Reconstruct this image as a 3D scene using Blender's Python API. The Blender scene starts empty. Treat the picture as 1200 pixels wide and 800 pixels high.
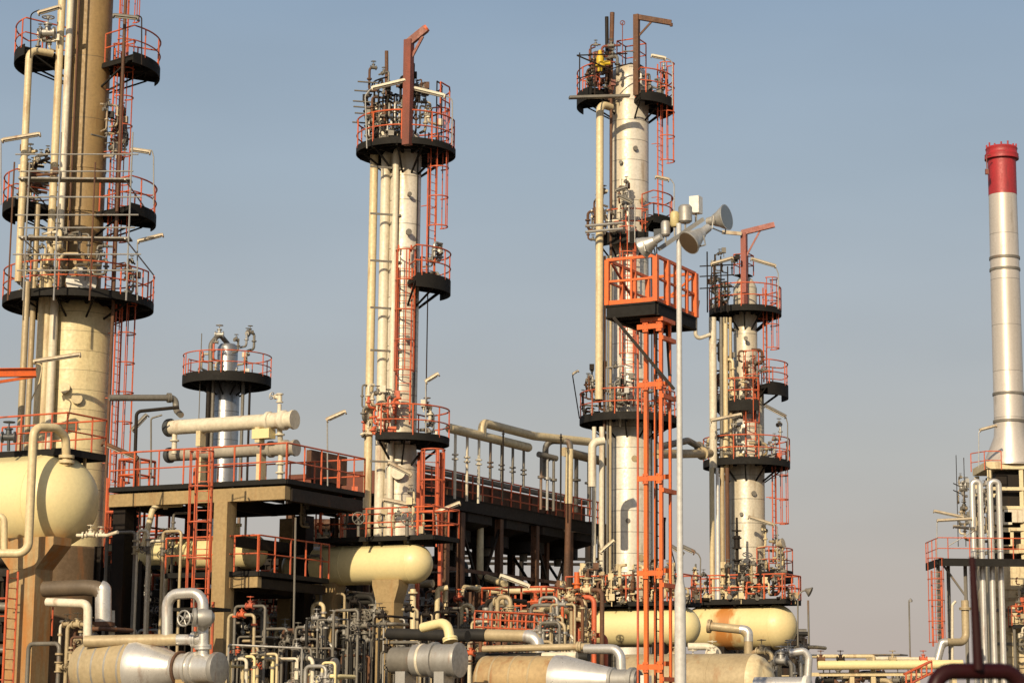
import bpy, bmesh, math, random
from mathutils import Vector, Matrix

# ------------------------------------------------------------------ camera, sky, sun, exposure
F_PX, PITCH, ROLL, EYE = 2600.0, math.atan(450/2600.0), 0.0097, 1.8
scene = bpy.context.scene
fw = Vector((0, math.cos(PITCH), math.sin(PITCH))); up0 = Vector((0, -math.sin(PITCH), math.cos(PITCH))); rt0 = Vector((1, 0, 0))
rt = rt0*math.cos(ROLL) + up0*math.sin(ROLL); up = up0*math.cos(ROLL) - rt0*math.sin(ROLL)
cam_d = bpy.data.cameras.new('camera'); cam = bpy.data.objects.new('camera', cam_d); scene.collection.objects.link(cam)
cam.matrix_world = Matrix(((rt.x, up.x, -fw.x, 0), (rt.y, up.y, -fw.y, 0), (rt.z, up.z, -fw.z, EYE), (0, 0, 0, 1)))
cam_d.sensor_fit = 'HORIZONTAL'; cam_d.sensor_width = 36; cam_d.lens = F_PX/1200*36
cam_d.clip_start = 0.1; cam_d.clip_end = 6000
cam_d.dof.use_dof = True; cam_d.dof.focus_distance = 78; cam_d.dof.aperture_fstop = 5.6
scene.camera = cam
SUN_EL, SUN_AZ = 26, 20         # degrees above the horizon; degrees to the left of straight behind the camera
w = bpy.data.worlds.new('World'); scene.world = w; w.use_nodes = True
nt = w.node_tree; nt.nodes.clear()
sky = nt.nodes.new('ShaderNodeTexSky'); sky.sky_type = 'NISHITA'; sky.sun_disc = False
sky.sun_elevation = math.radians(SUN_EL); sky.sun_rotation = math.radians(180+SUN_AZ)
sky.air_density = 1.0; sky.dust_density = 3.2; sky.ozone_density = 1.5; sky.altitude = 0
tc = nt.nodes.new('ShaderNodeTexCoord'); sp = nt.nodes.new('ShaderNodeSeparateXYZ'); nt.links.new(tc.outputs['Generated'], sp.inputs[0])
rmp = nt.nodes.new('ShaderNodeValToRGB'); nt.links.new(sp.outputs['Z'], rmp.inputs[0])
e = rmp.color_ramp.elements
SKYCOL = [(0.0, (5.1, 4.22, 3.78)), (0.07, (4.95, 4.42, 4.02)), (0.12, (4.65, 4.55, 4.32)), (0.17, (4.15, 4.42, 4.6)), (0.24, (3.5, 4.18, 4.8)), (0.32, (2.85, 3.75, 4.8))]
SCL = 6.0
for i, (p, c) in enumerate(SKYCOL):
    el = e[i] if i < 2 else e.new(p)
    el.position = p; el.color = (c[0]/SCL, c[1]/SCL, c[2]/SCL, 1)
sc_ = nt.nodes.new('ShaderNodeVectorMath'); sc_.operation = 'SCALE'; sc_.inputs['Scale'].default_value = SCL
nt.links.new(rmp.outputs[0], sc_.inputs[0])
mx = nt.nodes.new('ShaderNodeMix'); mx.data_type = 'RGBA'
mr = nt.nodes.new('ShaderNodeMapRange'); nt.links.new(sp.outputs['Z'], mr.inputs[0])   # dust haze low in the sky, clear sky above
mr.inputs[1].default_value = 0.30; mr.inputs[2].default_value = 0.55; mr.inputs[3].default_value = 0.85; mr.inputs[4].default_value = 0.0
nt.links.new(mr.outputs[0], mx.inputs[0]); nt.links.new(sky.outputs[0], mx.inputs[6]); nt.links.new(sc_.outputs[0], mx.inputs[7])
bg = nt.nodes.new('ShaderNodeBackground'); bg.inputs[1].default_value = 0.095
nz = nt.nodes.new('ShaderNodeTexNoise'); nz.inputs['Scale'].default_value = 5; nz.inputs['Detail'].default_value = 3   # uneven dust in the air
mpw = nt.nodes.new('ShaderNodeMapping'); mpw.inputs['Scale'].default_value = (1, 1, 3.5); nt.links.new(tc.outputs['Generated'], mpw.inputs[0]); nt.links.new(mpw.outputs[0], nz.inputs['Vector'])
nr = nt.nodes.new('ShaderNodeMapRange'); nt.links.new(nz.outputs[0], nr.inputs[0]); nr.inputs[1].default_value = .3; nr.inputs[2].default_value = .7; nr.inputs[3].default_value = .96; nr.inputs[4].default_value = 1.04
vm_ = nt.nodes.new('ShaderNodeVectorMath'); vm_.operation = 'SCALE'; nt.links.new(mx.outputs[2], vm_.inputs[0]); nt.links.new(nr.outputs[0], vm_.inputs['Scale'])
nt.links.new(vm_.outputs[0], bg.inputs[0])
wo = nt.nodes.new('ShaderNodeOutputWorld'); nt.links.new(bg.outputs[0], wo.inputs[0])
sun_d = bpy.data.lights.new('sun', 'SUN'); sun = bpy.data.objects.new('sun', sun_d); scene.collection.objects.link(sun)
sun_d.energy = 4.7; sun_d.angle = math.radians(0.55); sun_d.color = (1.0, 0.82, 0.57)
az, el_ = math.radians(SUN_AZ), math.radians(SUN_EL)
to_sun = Vector((-math.sin(az)*math.cos(el_), -math.cos(az)*math.cos(el_), math.sin(el_)))
sun.rotation_euler = to_sun.to_track_quat('Z', 'Y').to_euler()
sun.location = (-60, -60, 60)
scene.view_settings.view_transform = 'Standard'; scene.view_settings.look = 'None'
scene.view_settings.exposure = 0.16; scene.view_settings.gamma = 1

# ------------------------------------------------------------------ from the survey of the photograph to metres
CAM = Vector((0, 0, EYE))
def W(px, py, Y):
    d = rt*((px-600)/F_PX) + up*((400-py)/F_PX) + fw
    return CAM + d*(Y/d.y)
def proj(p):
    d = p - CAM; k = d.dot(fw)
    return 600 + F_PX*d.dot(rt)/k, 400 - F_PX*d.dot(up)/k
def S(p): return F_PX/((p-CAM).dot(fw))           # pixels per metre at a point
def solve(P, d, idx, target):
    a, b = 0.0, 0.5
    fa = proj(P)[idx]-target
    for _ in range(40):
        fb = proj(P+d*b)[idx]-target
        if abs(fb) < 1e-4 or fb == fa: break
        a, b, fa = b, b-fb*(b-a)/(fb-fa), fb
    return P+d*b
UPV = Vector((0, 0, 1))
A = Vector((math.cos(math.radians(62)), math.sin(math.radians(62)), 0))     # the plant's two grid directions
B = Vector((-A.y, A.x, 0)); DR = -B
XV = Vector((1, 0, 0)); YV = Vector((0, 1, 0))
class Run:
    def __init__(s, px, py, Y): s.p = [W(px, py, Y)]
    def _g(s, d, i, t): s.p.append(solve(s.p[-1], d, i, t)); return s
    def a(s, px): return s._g(A, 0, px)
    def b(s, px): return s._g(B, 0, px)
    def x(s, px): return s._g(XV, 0, px)
    def v(s, py): return s._g(UPV, 1, py)
    def m(s, d): s.p.append(s.p[-1]+Vector(d)); return s
def zat(C, py): return solve(Vector((C.x, C.y, 5)), UPV, 1, py).z

# ------------------------------------------------------------------ materials
MATS = {}
def M(name, col, rough=.6, metal=0, col2=None, amt=.6, scale=1.5, stretch=(1, 1, .3), rust=0, rcol=(.20, .075, .02), rscale=1.6,
      seam=0, seamw=.03, fine=.12, bump=.15):
    m = bpy.data.materials.new(name); m.use_nodes = True; n = m.node_tree; L = n.links
    bs = n.nodes['Principled BSDF']; bs.inputs['Roughness'].default_value = rough; bs.inputs['Metallic'].default_value = metal
    N = n.nodes.new
    t = N('ShaderNodeTexCoord'); oi = N('ShaderNodeObjectInfo'); ad = N('ShaderNodeVectorMath'); ad.operation = 'ADD'
    ml = N('ShaderNodeMath'); ml.operation = 'MULTIPLY'; ml.inputs[1].default_value = 57
    L.new(oi.outputs['Random'], ml.inputs[0]); L.new(t.outputs['Object'], ad.inputs[0]); L.new(ml.outputs[0], ad.inputs[1])
    def noise(sc, st, det=4):
        mp = N('ShaderNodeMapping'); mp.inputs['Scale'].default_value = st; L.new(ad.outputs[0], mp.inputs[0])
        q = N('ShaderNodeTexNoise'); q.inputs['Scale'].default_value = sc; q.inputs['Detail'].default_value = det; q.inputs['Roughness'].default_value = .62
        L.new(mp.outputs[0], q.inputs['Vector']); return q.outputs[0]
    def rng(src, a, b, c=0, d=1):
        r = N('ShaderNodeMapRange'); L.new(src, r.inputs[0])
        for i, v in enumerate((a, b, c, d)): r.inputs[i+1].default_value = v
        return r.outputs[0]
    def mix(fac, c1, c2, mode='MIX'):
        q = N('ShaderNodeMix'); q.data_type = 'RGBA'; q.blend_type = mode
        if isinstance(fac, float): q.inputs[0].default_value = fac
        else: L.new(fac, q.inputs[0])
        for i, c in ((6, c1), (7, c2)):
            if isinstance(c, tuple): q.inputs[i].default_value = (*c, 1)
            else: L.new(c, q.inputs[i])
        return q.outputs[2]
    out = tuple(col)
    if col2: out = mix(rng(noise(scale, stretch), .35, .68, 0, amt), out, tuple(col2))
    nf = noise(9, (1, 1, 1), 3)
    out = mix(rng(nf, .3, .7, 0, fine*2), out if not isinstance(out, tuple) else out, (0.02, 0.017, 0.012))
    if seam:
        sx = N('ShaderNodeSeparateXYZ'); L.new(t.outputs['Object'], sx.inputs[0])
        dv = N('ShaderNodeMath'); dv.operation = 'DIVIDE'; dv.inputs[1].default_value = seam; L.new(sx.outputs[2], dv.inputs[0])
        fl = N('ShaderNodeMath'); fl.operation = 'FLOOR'; L.new(dv.outputs[0], fl.inputs[0])
        wn = N('ShaderNodeTexWhiteNoise'); wn.noise_dimensions = '1D'; L.new(fl.outputs[0], wn.inputs['W'])
        out = mix(rng(wn.outputs[0], 0, 1, 0, .12), out, (.30, .25, .17))
        fr = N('ShaderNodeMath'); fr.operation = 'FRACT'; L.new(dv.outputs[0], fr.inputs[0])
        lt = N('ShaderNodeMath'); lt.operation = 'LESS_THAN'; lt.inputs[1].default_value = seamw/seam; L.new(fr.outputs[0], lt.inputs[0])
        sm = N('ShaderNodeMath'); sm.operation = 'MULTIPLY'; sm.inputs[1].default_value = .62; L.new(lt.outputs[0], sm.inputs[0])
        out = mix(sm.outputs[0], out, (.045, .04, .03))
    if rust:
        out = mix(rng(noise(rscale, (1.6, 1.6, .28), 6), .62-.22*rust, .74-.12*rust, 0, min(1, .5+rust*.5)), out, tuple(rcol))
    if isinstance(out, tuple): bs.inputs['Base Color'].default_value = (*out, 1)
    else: L.new(out, bs.inputs['Base Color'])
    L.new(rng(nf, .3, .7, rough-.08, min(1, rough+.12)), bs.inputs['Roughness'])
    if bump:
        bp = N('ShaderNodeBump'); bp.inputs['Strength'].default_value = bump; bp.inputs['Distance'].default_value = .02
        L.new(noise(2.2, (1, 1, 1), 2), bp.inputs['Height']); L.new(bp.outputs[0], bs.inputs['Normal'])
    if max(col) < .03: bs.inputs['Specular IOR Level'].default_value = .18
    MATS[name] = m; return m
CREAM = M('cream paint', (.72, .62, .33), .40, 0, (.70, .57, .28), .5, .6, rust=.0, fine=.05, bump=.05, rcol=(.34, .17, .05))
CREAMR = M('cream paint with rust runs', (.70, .58, .30), .45, 0, (.66, .51, .23), .5, .6, fine=.05, bump=.05, rust=.1, rcol=(.42, .17, .035), rscale=1.1)
CRPIPE = M('cream pipe paint', (.66, .55, .33), .45, 0, (.55, .43, .24), .6, 1.2, rust=.25, rcol=(.25, .12, .04))
PALE = M('pale pipe paint', (.72, .66, .52), .45, 0, (.52, .44, .30), .6, 1.2, rust=.2)
TAN = M('tan column paint', (.33, .215, .08), .55, 0, (.22, .14, .055), .8, .7, (1, 1, .4), rust=.25, rcol=(.16, .085, .03), seam=2.4, seamw=.03)
BASE1 = M('straw cladding', (.74, .63, .36), .5, 0, (.50, .38, .17), .7, .6, (1, 1, .3), rust=.2, rcol=(.26, .16, .06), seam=.72, seamw=.022)
CLAD = M('white cladding', (.72, .70, .64), .42, .1, (.53, .43, .26), .8, .8, (1.3, 1.3, .10), rust=.22, rcol=(.20, .125, .055), seam=.9, seamw=.035)
CLAD2 = M('grey white cladding', (.66, .63, .54), .45, .1, (.46, .37, .22), .8, .9, (1.3, 1.3, .10), rust=.26, rcol=(.22, .12, .045), seam=1.1, seamw=.035)
SILVER = M('silver cladding', (.76, .74, .69), .34, .6, (.52, .49, .44), .6, 1.4, rust=.1, seam=0)
STACK = M('stack aluminium paint', (.66, .60, .53), .36, .4, (.48, .42, .35), .7, .8, (1.4, 1.4, .08), rust=.08, rcol=(.25, .2, .15), bump=.08, fine=.08, seam=2.6, seamw=.03)
STEEL = M('galvanised steel', (.42, .41, .38), .5, .5, (.28, .26, .23), .6, 2, rust=.15)
LAMPC = M('lamp housing enamel', (.52, .44, .31), .45, .1, (.35, .27, .17), .6, 3, rust=.3)
RAIL = M('red orange rail paint', (.63, .12, .032), .55, 0, (.42, .10, .06), .9, 1.6, (1, 1, 1), rust=.3, rcol=(.14, .05, .025))
ORANGE = M('orange safety paint', (.74, .145, .018), .5, 0, (.52, .105, .03), .8, 1.3, (1, 1, .5), rust=.3, rcol=(.20, .06, .02))
DAVIT = M('dark red primer', (.23, .055, .03), .55, 0, (.12, .04, .025), .7, 2, rust=.35, rcol=(.09, .035, .02))
RUSTY = M('rusted pipe', (.14, .062, .03), .75, 0, (.06, .032, .018), .8, 2, rust=.3)
DECK = M('black platform steel', (.012, .0115, .011), .75, 0, (.022, .02, .017), .6, 2, (1, 1, 1))
DARK = M('dark steel with interior shade', (.020, .0145, .011), .6, 0, (.010, .008, .007), .7, 1.5, rust=.25, rcol=(.055, .025, .012))  # dark steel; its near-black tone also stands in for interior shade
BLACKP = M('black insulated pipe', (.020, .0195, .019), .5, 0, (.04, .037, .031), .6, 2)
CONC = M('beige painted concrete', (.37, .265, .125), .8, 0, (.27, .19, .09), .7, 1.2, (1, 1, .35), rust=.35, rcol=(.30, .15, .05), bump=.3)
CONCR = M('rust streaked concrete', (.40, .29, .145), .8, 0, (.30, .20, .09), .8, 1.2, (1, 1, .2), rust=.85, rcol=(.36, .15, .035), bump=.3)
TANIN = M('tan insulated jacket', (.46, .37, .22), .5, .1, (.34, .26, .15), .7, 1.2, (1, 1, .5), rust=.22, rcol=(.27, .13, .045))
GREYP = M('grey pipe paint', (.19, .175, .145), .5, .1, (.10, .09, .075), .6, 2, rust=.2)
DGREY = M('dark exchanger head paint', (.05, .055, .058), .5)
REDTOP = M('red stack paint', (.42, .02, .025), .5, 0, (.24, .02, .025), .8, 1.6, (1, 1, .25), rust=.3, rcol=(.10, .02, .02), bump=.1)
MAROON = M('maroon iron paint', (.026, .004, .005), .5, 0, (.016, .003, .0035), .5, 8)
YELLOW = M('yellow paint', (.62, .42, .02), .5)
FCREAM = M('furnace cream casing', (.70, .60, .38), .55, 0, (.50, .40, .23), .7, .8, rust=.35, rcol=(.25, .14, .06))
SAND = M('oily dusty ground', (.13, .105, .075), .95, 0, (.09, .07, .05), .8, .12, (1, 1, 1), bump=.4)
WHITE = M('white enamel', (.78, .76, .70), .4, 0, (.6, .57, .5), .5, 3)
LENS = M('brown tinted glass lens', (.16, .11, .07), .12, .3, fine=.05, bump=0)
LENSG = M('grey glass lens', (.20, .21, .20), .12, .4, fine=.05, bump=0)
DULL = M('dull grey jacket', (.40, .36, .29), .5, .1, (.28, .25, .20), .7, 1.5, rust=.2)
TUBE = M('frosted lamp tube', (.62, .58, .48), .3, 0, bump=0)

def rust_band(m, u0, w_, col):
    """one patch of rust that has run down the side of a drum, at u0 metres along its axis"""
    n = m.node_tree; L = n.links; N = n.nodes.new; bs = n.nodes['Principled BSDF']; src = bs.inputs['Base Color'].links[0].from_socket
    t = N('ShaderNodeTexCoord'); d = N('ShaderNodeVectorMath'); d.operation = 'DOT_PRODUCT'; L.new(t.outputs['Object'], d.inputs[0]); d.inputs[1].default_value = DR
    q = N('ShaderNodeTexNoise'); mp = N('ShaderNodeMapping'); mp.inputs['Scale'].default_value = (2.2, 2.2, .5); q.inputs['Scale'].default_value = 1.6; q.inputs['Detail'].default_value = 6
    L.new(t.outputs['Object'], mp.inputs[0]); L.new(mp.outputs[0], q.inputs['Vector'])
    a = N('ShaderNodeMath'); a.operation = 'SUBTRACT'; L.new(d.outputs['Value'], a.inputs[0]); a.inputs[1].default_value = u0
    b = N('ShaderNodeMath'); b.operation = 'ABSOLUTE'; L.new(a.outputs[0], b.inputs[0])
    c = N('ShaderNodeMapRange'); L.new(b.outputs[0], c.inputs[0]); c.inputs[1].default_value = 0; c.inputs[2].default_value = w_; c.inputs[3].default_value = .66; c.inputs[4].default_value = 0
    s = N('ShaderNodeMath'); s.operation = 'ADD'; L.new(c.outputs[0], s.inputs[0]); L.new(q.outputs[0], s.inputs[1])
    r = N('ShaderNodeMapRange'); L.new(s.outputs[0], r.inputs[0]); r.inputs[1].default_value = .66; r.inputs[2].default_value = .95; r.inputs[4].default_value = .9
    x = N('ShaderNodeMix'); x.data_type = 'RGBA'; L.new(r.outputs[0], x.inputs[0]); L.new(src, x.inputs[6]); x.inputs[7].default_value = (*col, 1)
    L.new(x.outputs[2], bs.inputs['Base Color'])
rust_band(CREAMR, -.38, .75, (.42, .15, .025))

# ------------------------------------------------------------------ mesh builder
ORG = {}
class MB:
    def __init__(s): s.v, s.f = [], []
    def ring(s, c, u, w_, r, n, a0=0, a1=None):
        i = len(s.v)
        for k in range(n):
            t = 2*math.pi*k/n
            s.v.append(c+u*(r*math.cos(t))+w_*(r*math.sin(t)))
        return i
    def skin(s, i, j, n):
        for k in range(n):
            q = (k+1) % n; s.f.append((i+k, i+q, j+q, j+k))
    def tube(s, pts, r, n=8, closed=False, caps=True):
        pts = [Vector(p) for p in pts]; m = len(pts)
        u = None; rings = []
        for k in range(m):
            if closed: t = (pts[(k+1) % m]-pts[k-1])
            else: t = (pts[min(k+1, m-1)]-pts[max(k-1, 0)])
            t.normalize()
            if u is None:
                u = t.cross(UPV)
                if u.length < 1e-3: u = t.cross(XV)
            u = u - t*u.dot(t)
            if u.length < 1e-4: u = t.orthogonal()
            u.normalize(); w_ = t.cross(u)
            rr = r[k] if isinstance(r, (list, tuple)) else r
            rings.append(s.ring(pts[k], u, w_, rr, n))
        for k in range(m-1): s.skin(rings[k], rings[k+1], n)
        if closed: s.skin(rings[-1], rings[0], n)
        elif caps:
            s.f.append(tuple(rings[0]+k for k in reversed(range(n)))); s.f.append(tuple(rings[-1]+k for k in range(n)))
        return s
    def pipe(s, pts, r, bend=None, n=12): return s.tube(fillet(pts, bend if bend else r*3), r, n)
    def lathe(s, p, d, prof, n=32):
        d = Vector(d).normalized(); u = d.orthogonal().normalized(); w_ = d.cross(u)
        R = [s.ring(Vector(p)+d*t, u, w_, max(r, 1e-4), n) for t, r in prof]
        for k in range(len(R)-1): s.skin(R[k], R[k+1], n)
        s.f.append(tuple(R[0]+k for k in reversed(range(n)))); s.f.append(tuple(R[-1]+k for k in range(n)))
        return s
    def cyl(s, a, b, r, n=12): return s.tube([a, b], r, n)
    def box(s, c, hx, hy, hz, u=None, v=None, w_=None):
        u = u or XV; v = v or YV; w_ = w_ or UPV; i = len(s.v); c = Vector(c)
        for z in (-1, 1):
            for y in (-1, 1):
                for x in (-1, 1): s.v.append(c+u*(hx*x)+v*(hy*y)+w_*(hz*z))
        for q in ((0, 2, 3, 1), (4, 5, 7, 6), (0, 1, 5, 4), (2, 6, 7, 3), (0, 4, 6, 2), (1, 3, 7, 5)): s.f.append(tuple(i+k for k in q))
        return s
    def beam(s, a, b, w_, h, flange=False):
        a, b = Vector(a), Vector(b); t = (b-a); L = t.length; t.normalize()
        u = t.cross(UPV)
        if u.length < 1e-3: u = A.copy()
        u.normalize(); v = u.cross(t).normalized(); c = (a+b)/2
        if flange:
            s.box(c, L/2, w_*.09, h/2-.03, t, u, v)
            for q in (1, -1): s.box(c+v*(q*(h/2-.015)), L/2, w_/2, .015, t, u, v)
        else: s.box(c, L/2, w_/2, h/2, t, u, v)
        return s
    def arcdeck(s, C, z0, z1, r0, r1, a0, a1, n=None):
        n = n or max(4, int(abs(a1-a0)/7)); full = abs(a1-a0) >= 359.9
        idx = []
        for k in range(n if full else n+1):
            t = math.radians(a0+(a1-a0)*k/n); c, q = math.cos(t), math.sin(t); i = len(s.v)
            for r, z in ((r0, z0), (r1, z0), (r1, z1), (r0, z1)): s.v.append(Vector((C.x+r*c, C.y+r*q, z)))
            idx.append(i)
        for k in range(len(idx) if full else n):
            i, j = idx[k], idx[(k+1) % len(idx)]
            for a, b in ((0, 1), (1, 2), (2, 3), (3, 0)): s.f.append((i+a, i+b, j+b, j+a))
        if not full:
            s.f.append(tuple(idx[0]+k for k in (3, 2, 1, 0))); s.f.append(tuple(idx[-1]+k for k in range(4)))
        return s
    def flange(s, p, d, r, t=.05, n=16): d = Vector(d).normalized(); return s.cyl(Vector(p)-d*t/2, Vector(p)+d*t/2, r, n)
    def wheel(s, c, ax, R, r=.02, spokes=4):
        ax = Vector(ax).normalized(); u = ax.orthogonal().normalized(); v = ax.cross(u); c = Vector(c)
        s.tube([c+u*(R*math.cos(k*math.pi/8))+v*(R*math.sin(k*math.pi/8)) for k in range(16)], r, 6, closed=True)
        for k in range(spokes):
            t = 2*math.pi*k/spokes; s.cyl(c, c+u*(R*math.cos(t))+v*(R*math.sin(t)), r*.7, 5)
        return s.cyl(c-ax*r*2, c+ax*r*2, R*.2, 8)
    def valve(s, p, ax, r, up_=None, wheel=True):
        """a gate valve: body, two flanges, bonnet, stem and handwheel"""
        p = Vector(p); ax = Vector(ax).normalized(); q = Vector(up_) if up_ else UPV.copy()
        s.cyl(p-ax*r*1.8, p+ax*r*1.8, r*1.15, 10)
        for k in (-1.9, 1.9): s.flange(p+ax*r*k, ax, r*1.75, r*.5, 12)
        s.tube([p, p+q*r*2.2, p+q*r*2.3, p+q*r*2.7], [r*1.0, r*.85, r*1.3, r*1.3], 10)
        s.cyl(p+q*r*2.7, p+q*r*5, r*.22, 6)
        if wheel: s.wheel(p+q*r*4.6, q, r*1.7, r*.2)
        return s
    def build(s, name, mat, parent=None, ang=38):
        o = None
        org = ORG[parent] if parent else None
        if org is None: org = Vector(s.v[0]) if s.v else Vector((0, 0, 0))
        me = bpy.data.meshes.new(name); me.from_pydata([tuple(v-org) for v in s.v], [], s.f)
        bm = bmesh.new(); bm.from_mesh(me); bmesh.ops.recalc_face_normals(bm, faces=bm.faces); bm.to_mesh(me); bm.free()
        me.polygons.foreach_set('use_smooth', [True]*len(me.polygons)); me.set_sharp_from_angle(angle=math.radians(ang))
        me.materials.append(mat)
        o = bpy.data.objects.new(name, me); scene.collection.objects.link(o)
        if parent: o.parent = parent
        else: o.location = org
        ORG[o] = org; return o
def fillet(pts, R, n=5):
    pts = [Vector(p) for p in pts]; out = [pts[0]]
    for k in range(1, len(pts)-1):
        a, b, c = pts[k-1], pts[k], pts[k+1]; d1, d2 = (a-b), (c-b); l1, l2 = d1.length, d2.length
        if l1 < 1e-5 or l2 < 1e-5: continue
        d1 /= l1; d2 /= l2; ang = d1.angle(d2)
        if ang > 3.05 or ang < .05: out.append(b); continue
        t = min(R/math.tan(ang/2), l1*.48, l2*.48); r = t*math.tan(ang/2)
        p1, p2 = b+d1*t, b+d2*t; o = b+(d1+d2).normalized()*(r/math.sin(ang/2))
        v1, v2 = p1-o, p2-o
        th = v1.angle(v2); sn = math.sin(th)
        for i in range(n+1): out.append(o+(v1*math.sin((1-i/n)*th)+v2*math.sin(i/n*th))/sn)
    out.append(pts[-1]); return out
def tag(o, label, cat, group=None):
    o['label'] = label; o['category'] = cat
    if group: o['group'] = group
    return o
def thing(name, label, cat, loc, group=None):
    o = bpy.data.objects.new(name, None); scene.collection.objects.link(o); o.empty_display_size = .3
    o.location = loc; ORG[o] = Vector(loc); return tag(o, label, cat, group)
def base(C): return Vector((C.x, C.y, 0))

# ------------------------------------------------------------------ builders of platforms, ladders, lamps, pipes, drums
def pol(C, r, deg, z): t = math.radians(deg); return Vector((C.x+r*math.cos(t), C.y+r*math.sin(t), z))
def rail_poly(mb, pts, h=1.1, sp=1.15, r=.03, closed=False, mid=2, toe=False):
    pts = [Vector(p) for p in pts]
    for k in range(mid):
        mb.tube([p+UPV*(h*(mid-k)/mid) for p in pts], r if k == 0 else r*.85, 6, closed=closed)
    seg = list(zip(pts, pts[1:]+([pts[0]] if closed else [])))
    if not closed: seg = seg[:len(pts)-1]
    acc = 0; last = pts[0]; mb.cyl(last, last+UPV*h, r, 6)
    for a, b in seg:
        L = (b-a).length; d = sp-acc
        while d < L:
            p = a+(b-a)*(d/L); mb.cyl(p, p+UPV*h, r, 6); d += sp
        acc = L-(d-sp)
        if toe: mb.beam(a+UPV*.06, b+UPV*.06, .012, .12)
    if not closed: mb.cyl(pts[-1], pts[-1]+UPV*h, r, 6)
    return mb
def ring_platform(root, C, z, rin, rout, a0, a1, h=1.1, rail=RAIL, gap=None, ends=True, fascia=.2, deckm=None, rails=True):
    d = MB(); d.arcdeck(C, z-.05, z, rin, rout-.02, a0, a1)
    d.arcdeck(C, z-fascia, z+.09, rout-.02, rout+.02, a0, a1)
    full = abs(a1-a0) > 359
    n = max(2, int(abs(a1-a0)/32))
    for k in range(n+(0 if full else 1)):
        t = a0+(a1-a0)*k/n
        if not full: t = min(max(t, min(a0, a1)+1.5), max(a0, a1)-1.5)
        d.beam(pol(C, rin*.8, t, z-.125), pol(C, rout-.03, t, z-.125), .07, .14)
        d.beam(pol(C, rin*.85, t, z-.95), pol(C, rin+(rout-rin)*.8, t, z-.2), .06, .06)
    for q in (.38, .72): d.arcdeck(C, z-.14, z-.052, rin+(rout-rin)*q-.02, rin+(rout-rin)*q+.02, a0, a1)
    o = d.build('platform', deckm or DECK, root)
    if rails:
        m = MB(); g0, g1 = (gap if gap else (None, None))
        def arc(p0, p1):
            n = max(3, int(abs(p1-p0)/6)); return [pol(C, rout, p0+(p1-p0)*k/n, z) for k in range(n+1)]
        if full and not gap: rail_poly(m, arc(a0, a1)[:-1], h, closed=True)
        elif full: rail_poly(m, arc(g1, g0+360), h)
        else:
            pts = arc(a0, a1)
            if ends: pts = [pol(C, rin+.15, a0, z)]+pts+[pol(C, rin+.15, a1, z)]
            rail_poly(m, pts, h)
        m.build('railing', rail, o)
    return o
def rect_platform(root, F, la, lb, h=1.1, rail=RAIL, sides='FRBL', fascia=.25, deckm=None, sp=1.2, r=.03, beams=True, rname='railing'):
    """corner F nearest the camera at deck level; la metres along A, lb metres along B. F side faces the light, R side the right"""
    d = MB(); c = F+A*(la/2)+B*(lb/2)
    d.box(c-UPV*.03, la/2-.03, lb/2-.03, .03, A, B)
    if beams:
        z = UPV*(-fascia/2+.02)
        d.beam(F+z, F+B*lb+z, .05, fascia); d.beam(F+A*la+z, F+A*la+B*lb+z, .05, fascia)
        d.beam(F+A*.03+z, F+A*(la-.03)+z, .05, fascia-.01); d.beam(F+B*lb+A*.03+z, F+B*lb+A*(la-.03)+z, .05, fascia-.01)
        k = 1.0
        while k < lb-.3: d.beam(F+B*k+A*.04-UPV*.15, F+B*k+A*(la-.04)-UPV*.15, .07, .17); k += 1.1
    o = d.build('platform', deckm or DECK, root)
    if sides:
        m = MB(); P = [F+B*lb, F, F+A*la, F+A*la+B*lb]
        run = {'F': (P[0], P[1]), 'R': (P[1], P[2]), 'B': (P[2], P[3]), 'L': (P[3], P[0])}
        for s in sides: rail_poly(m, run[s], h, sp, r)
        m.build(rname, rail, o)
    return o
def ladder(root, P, z1, out, wid=.46, cage=True, mat=RAIL, c0=2.2, rc=.36, r=.036, cmat=None):
    """P: foot of the ladder; out: the way a climber's back faces"""
    out = Vector(out).normalized(); side = out.cross(UPV); z0 = P.z; m = MB()
    for q in (-1, 1):
        a = P+side*(q*wid/2); m.cyl(a, Vector((a.x, a.y, z1)), r, 6)
    z = z0+.3
    while z < z1:
        c = Vector((P.x, P.y, z)); m.cyl(c-side*wid/2, c+side*wid/2, .014, 5); z += .3
    z = z0+.6
    while z < z1:
        c = Vector((P.x, P.y, z))
        for q in (-1, 1): m.cyl(c+side*(q*wid/2), c+side*(q*wid/2)-out*.3, .02, 5)
        z += 2.4
    o = m.build('ladder', mat, root)
    if cage:
        g = MB(); z = z0+c0
        angs = [-90-25+k*(230/10) for k in range(11)]
        def cp(t, z): t = math.radians(t); return Vector((P.x, P.y, z))+out*(rc*.85)+(out*math.cos(t)+side*math.sin(t))*rc
        zs = []
        while z < z1+.9: zs.append(z); z += 1.1
        for z in zs: g.tube([cp(t, z) for t in angs], .028, 5)
        if zs:
            for t in (-105, -60, 0, 60, 105):
                g.cyl(cp(t, zs[0]), cp(t, zs[-1]), .02, 4)
        g.build('cage', cmat or mat, o)
    return o
LAMPS = 'tubular work lamps around the plant'
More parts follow.
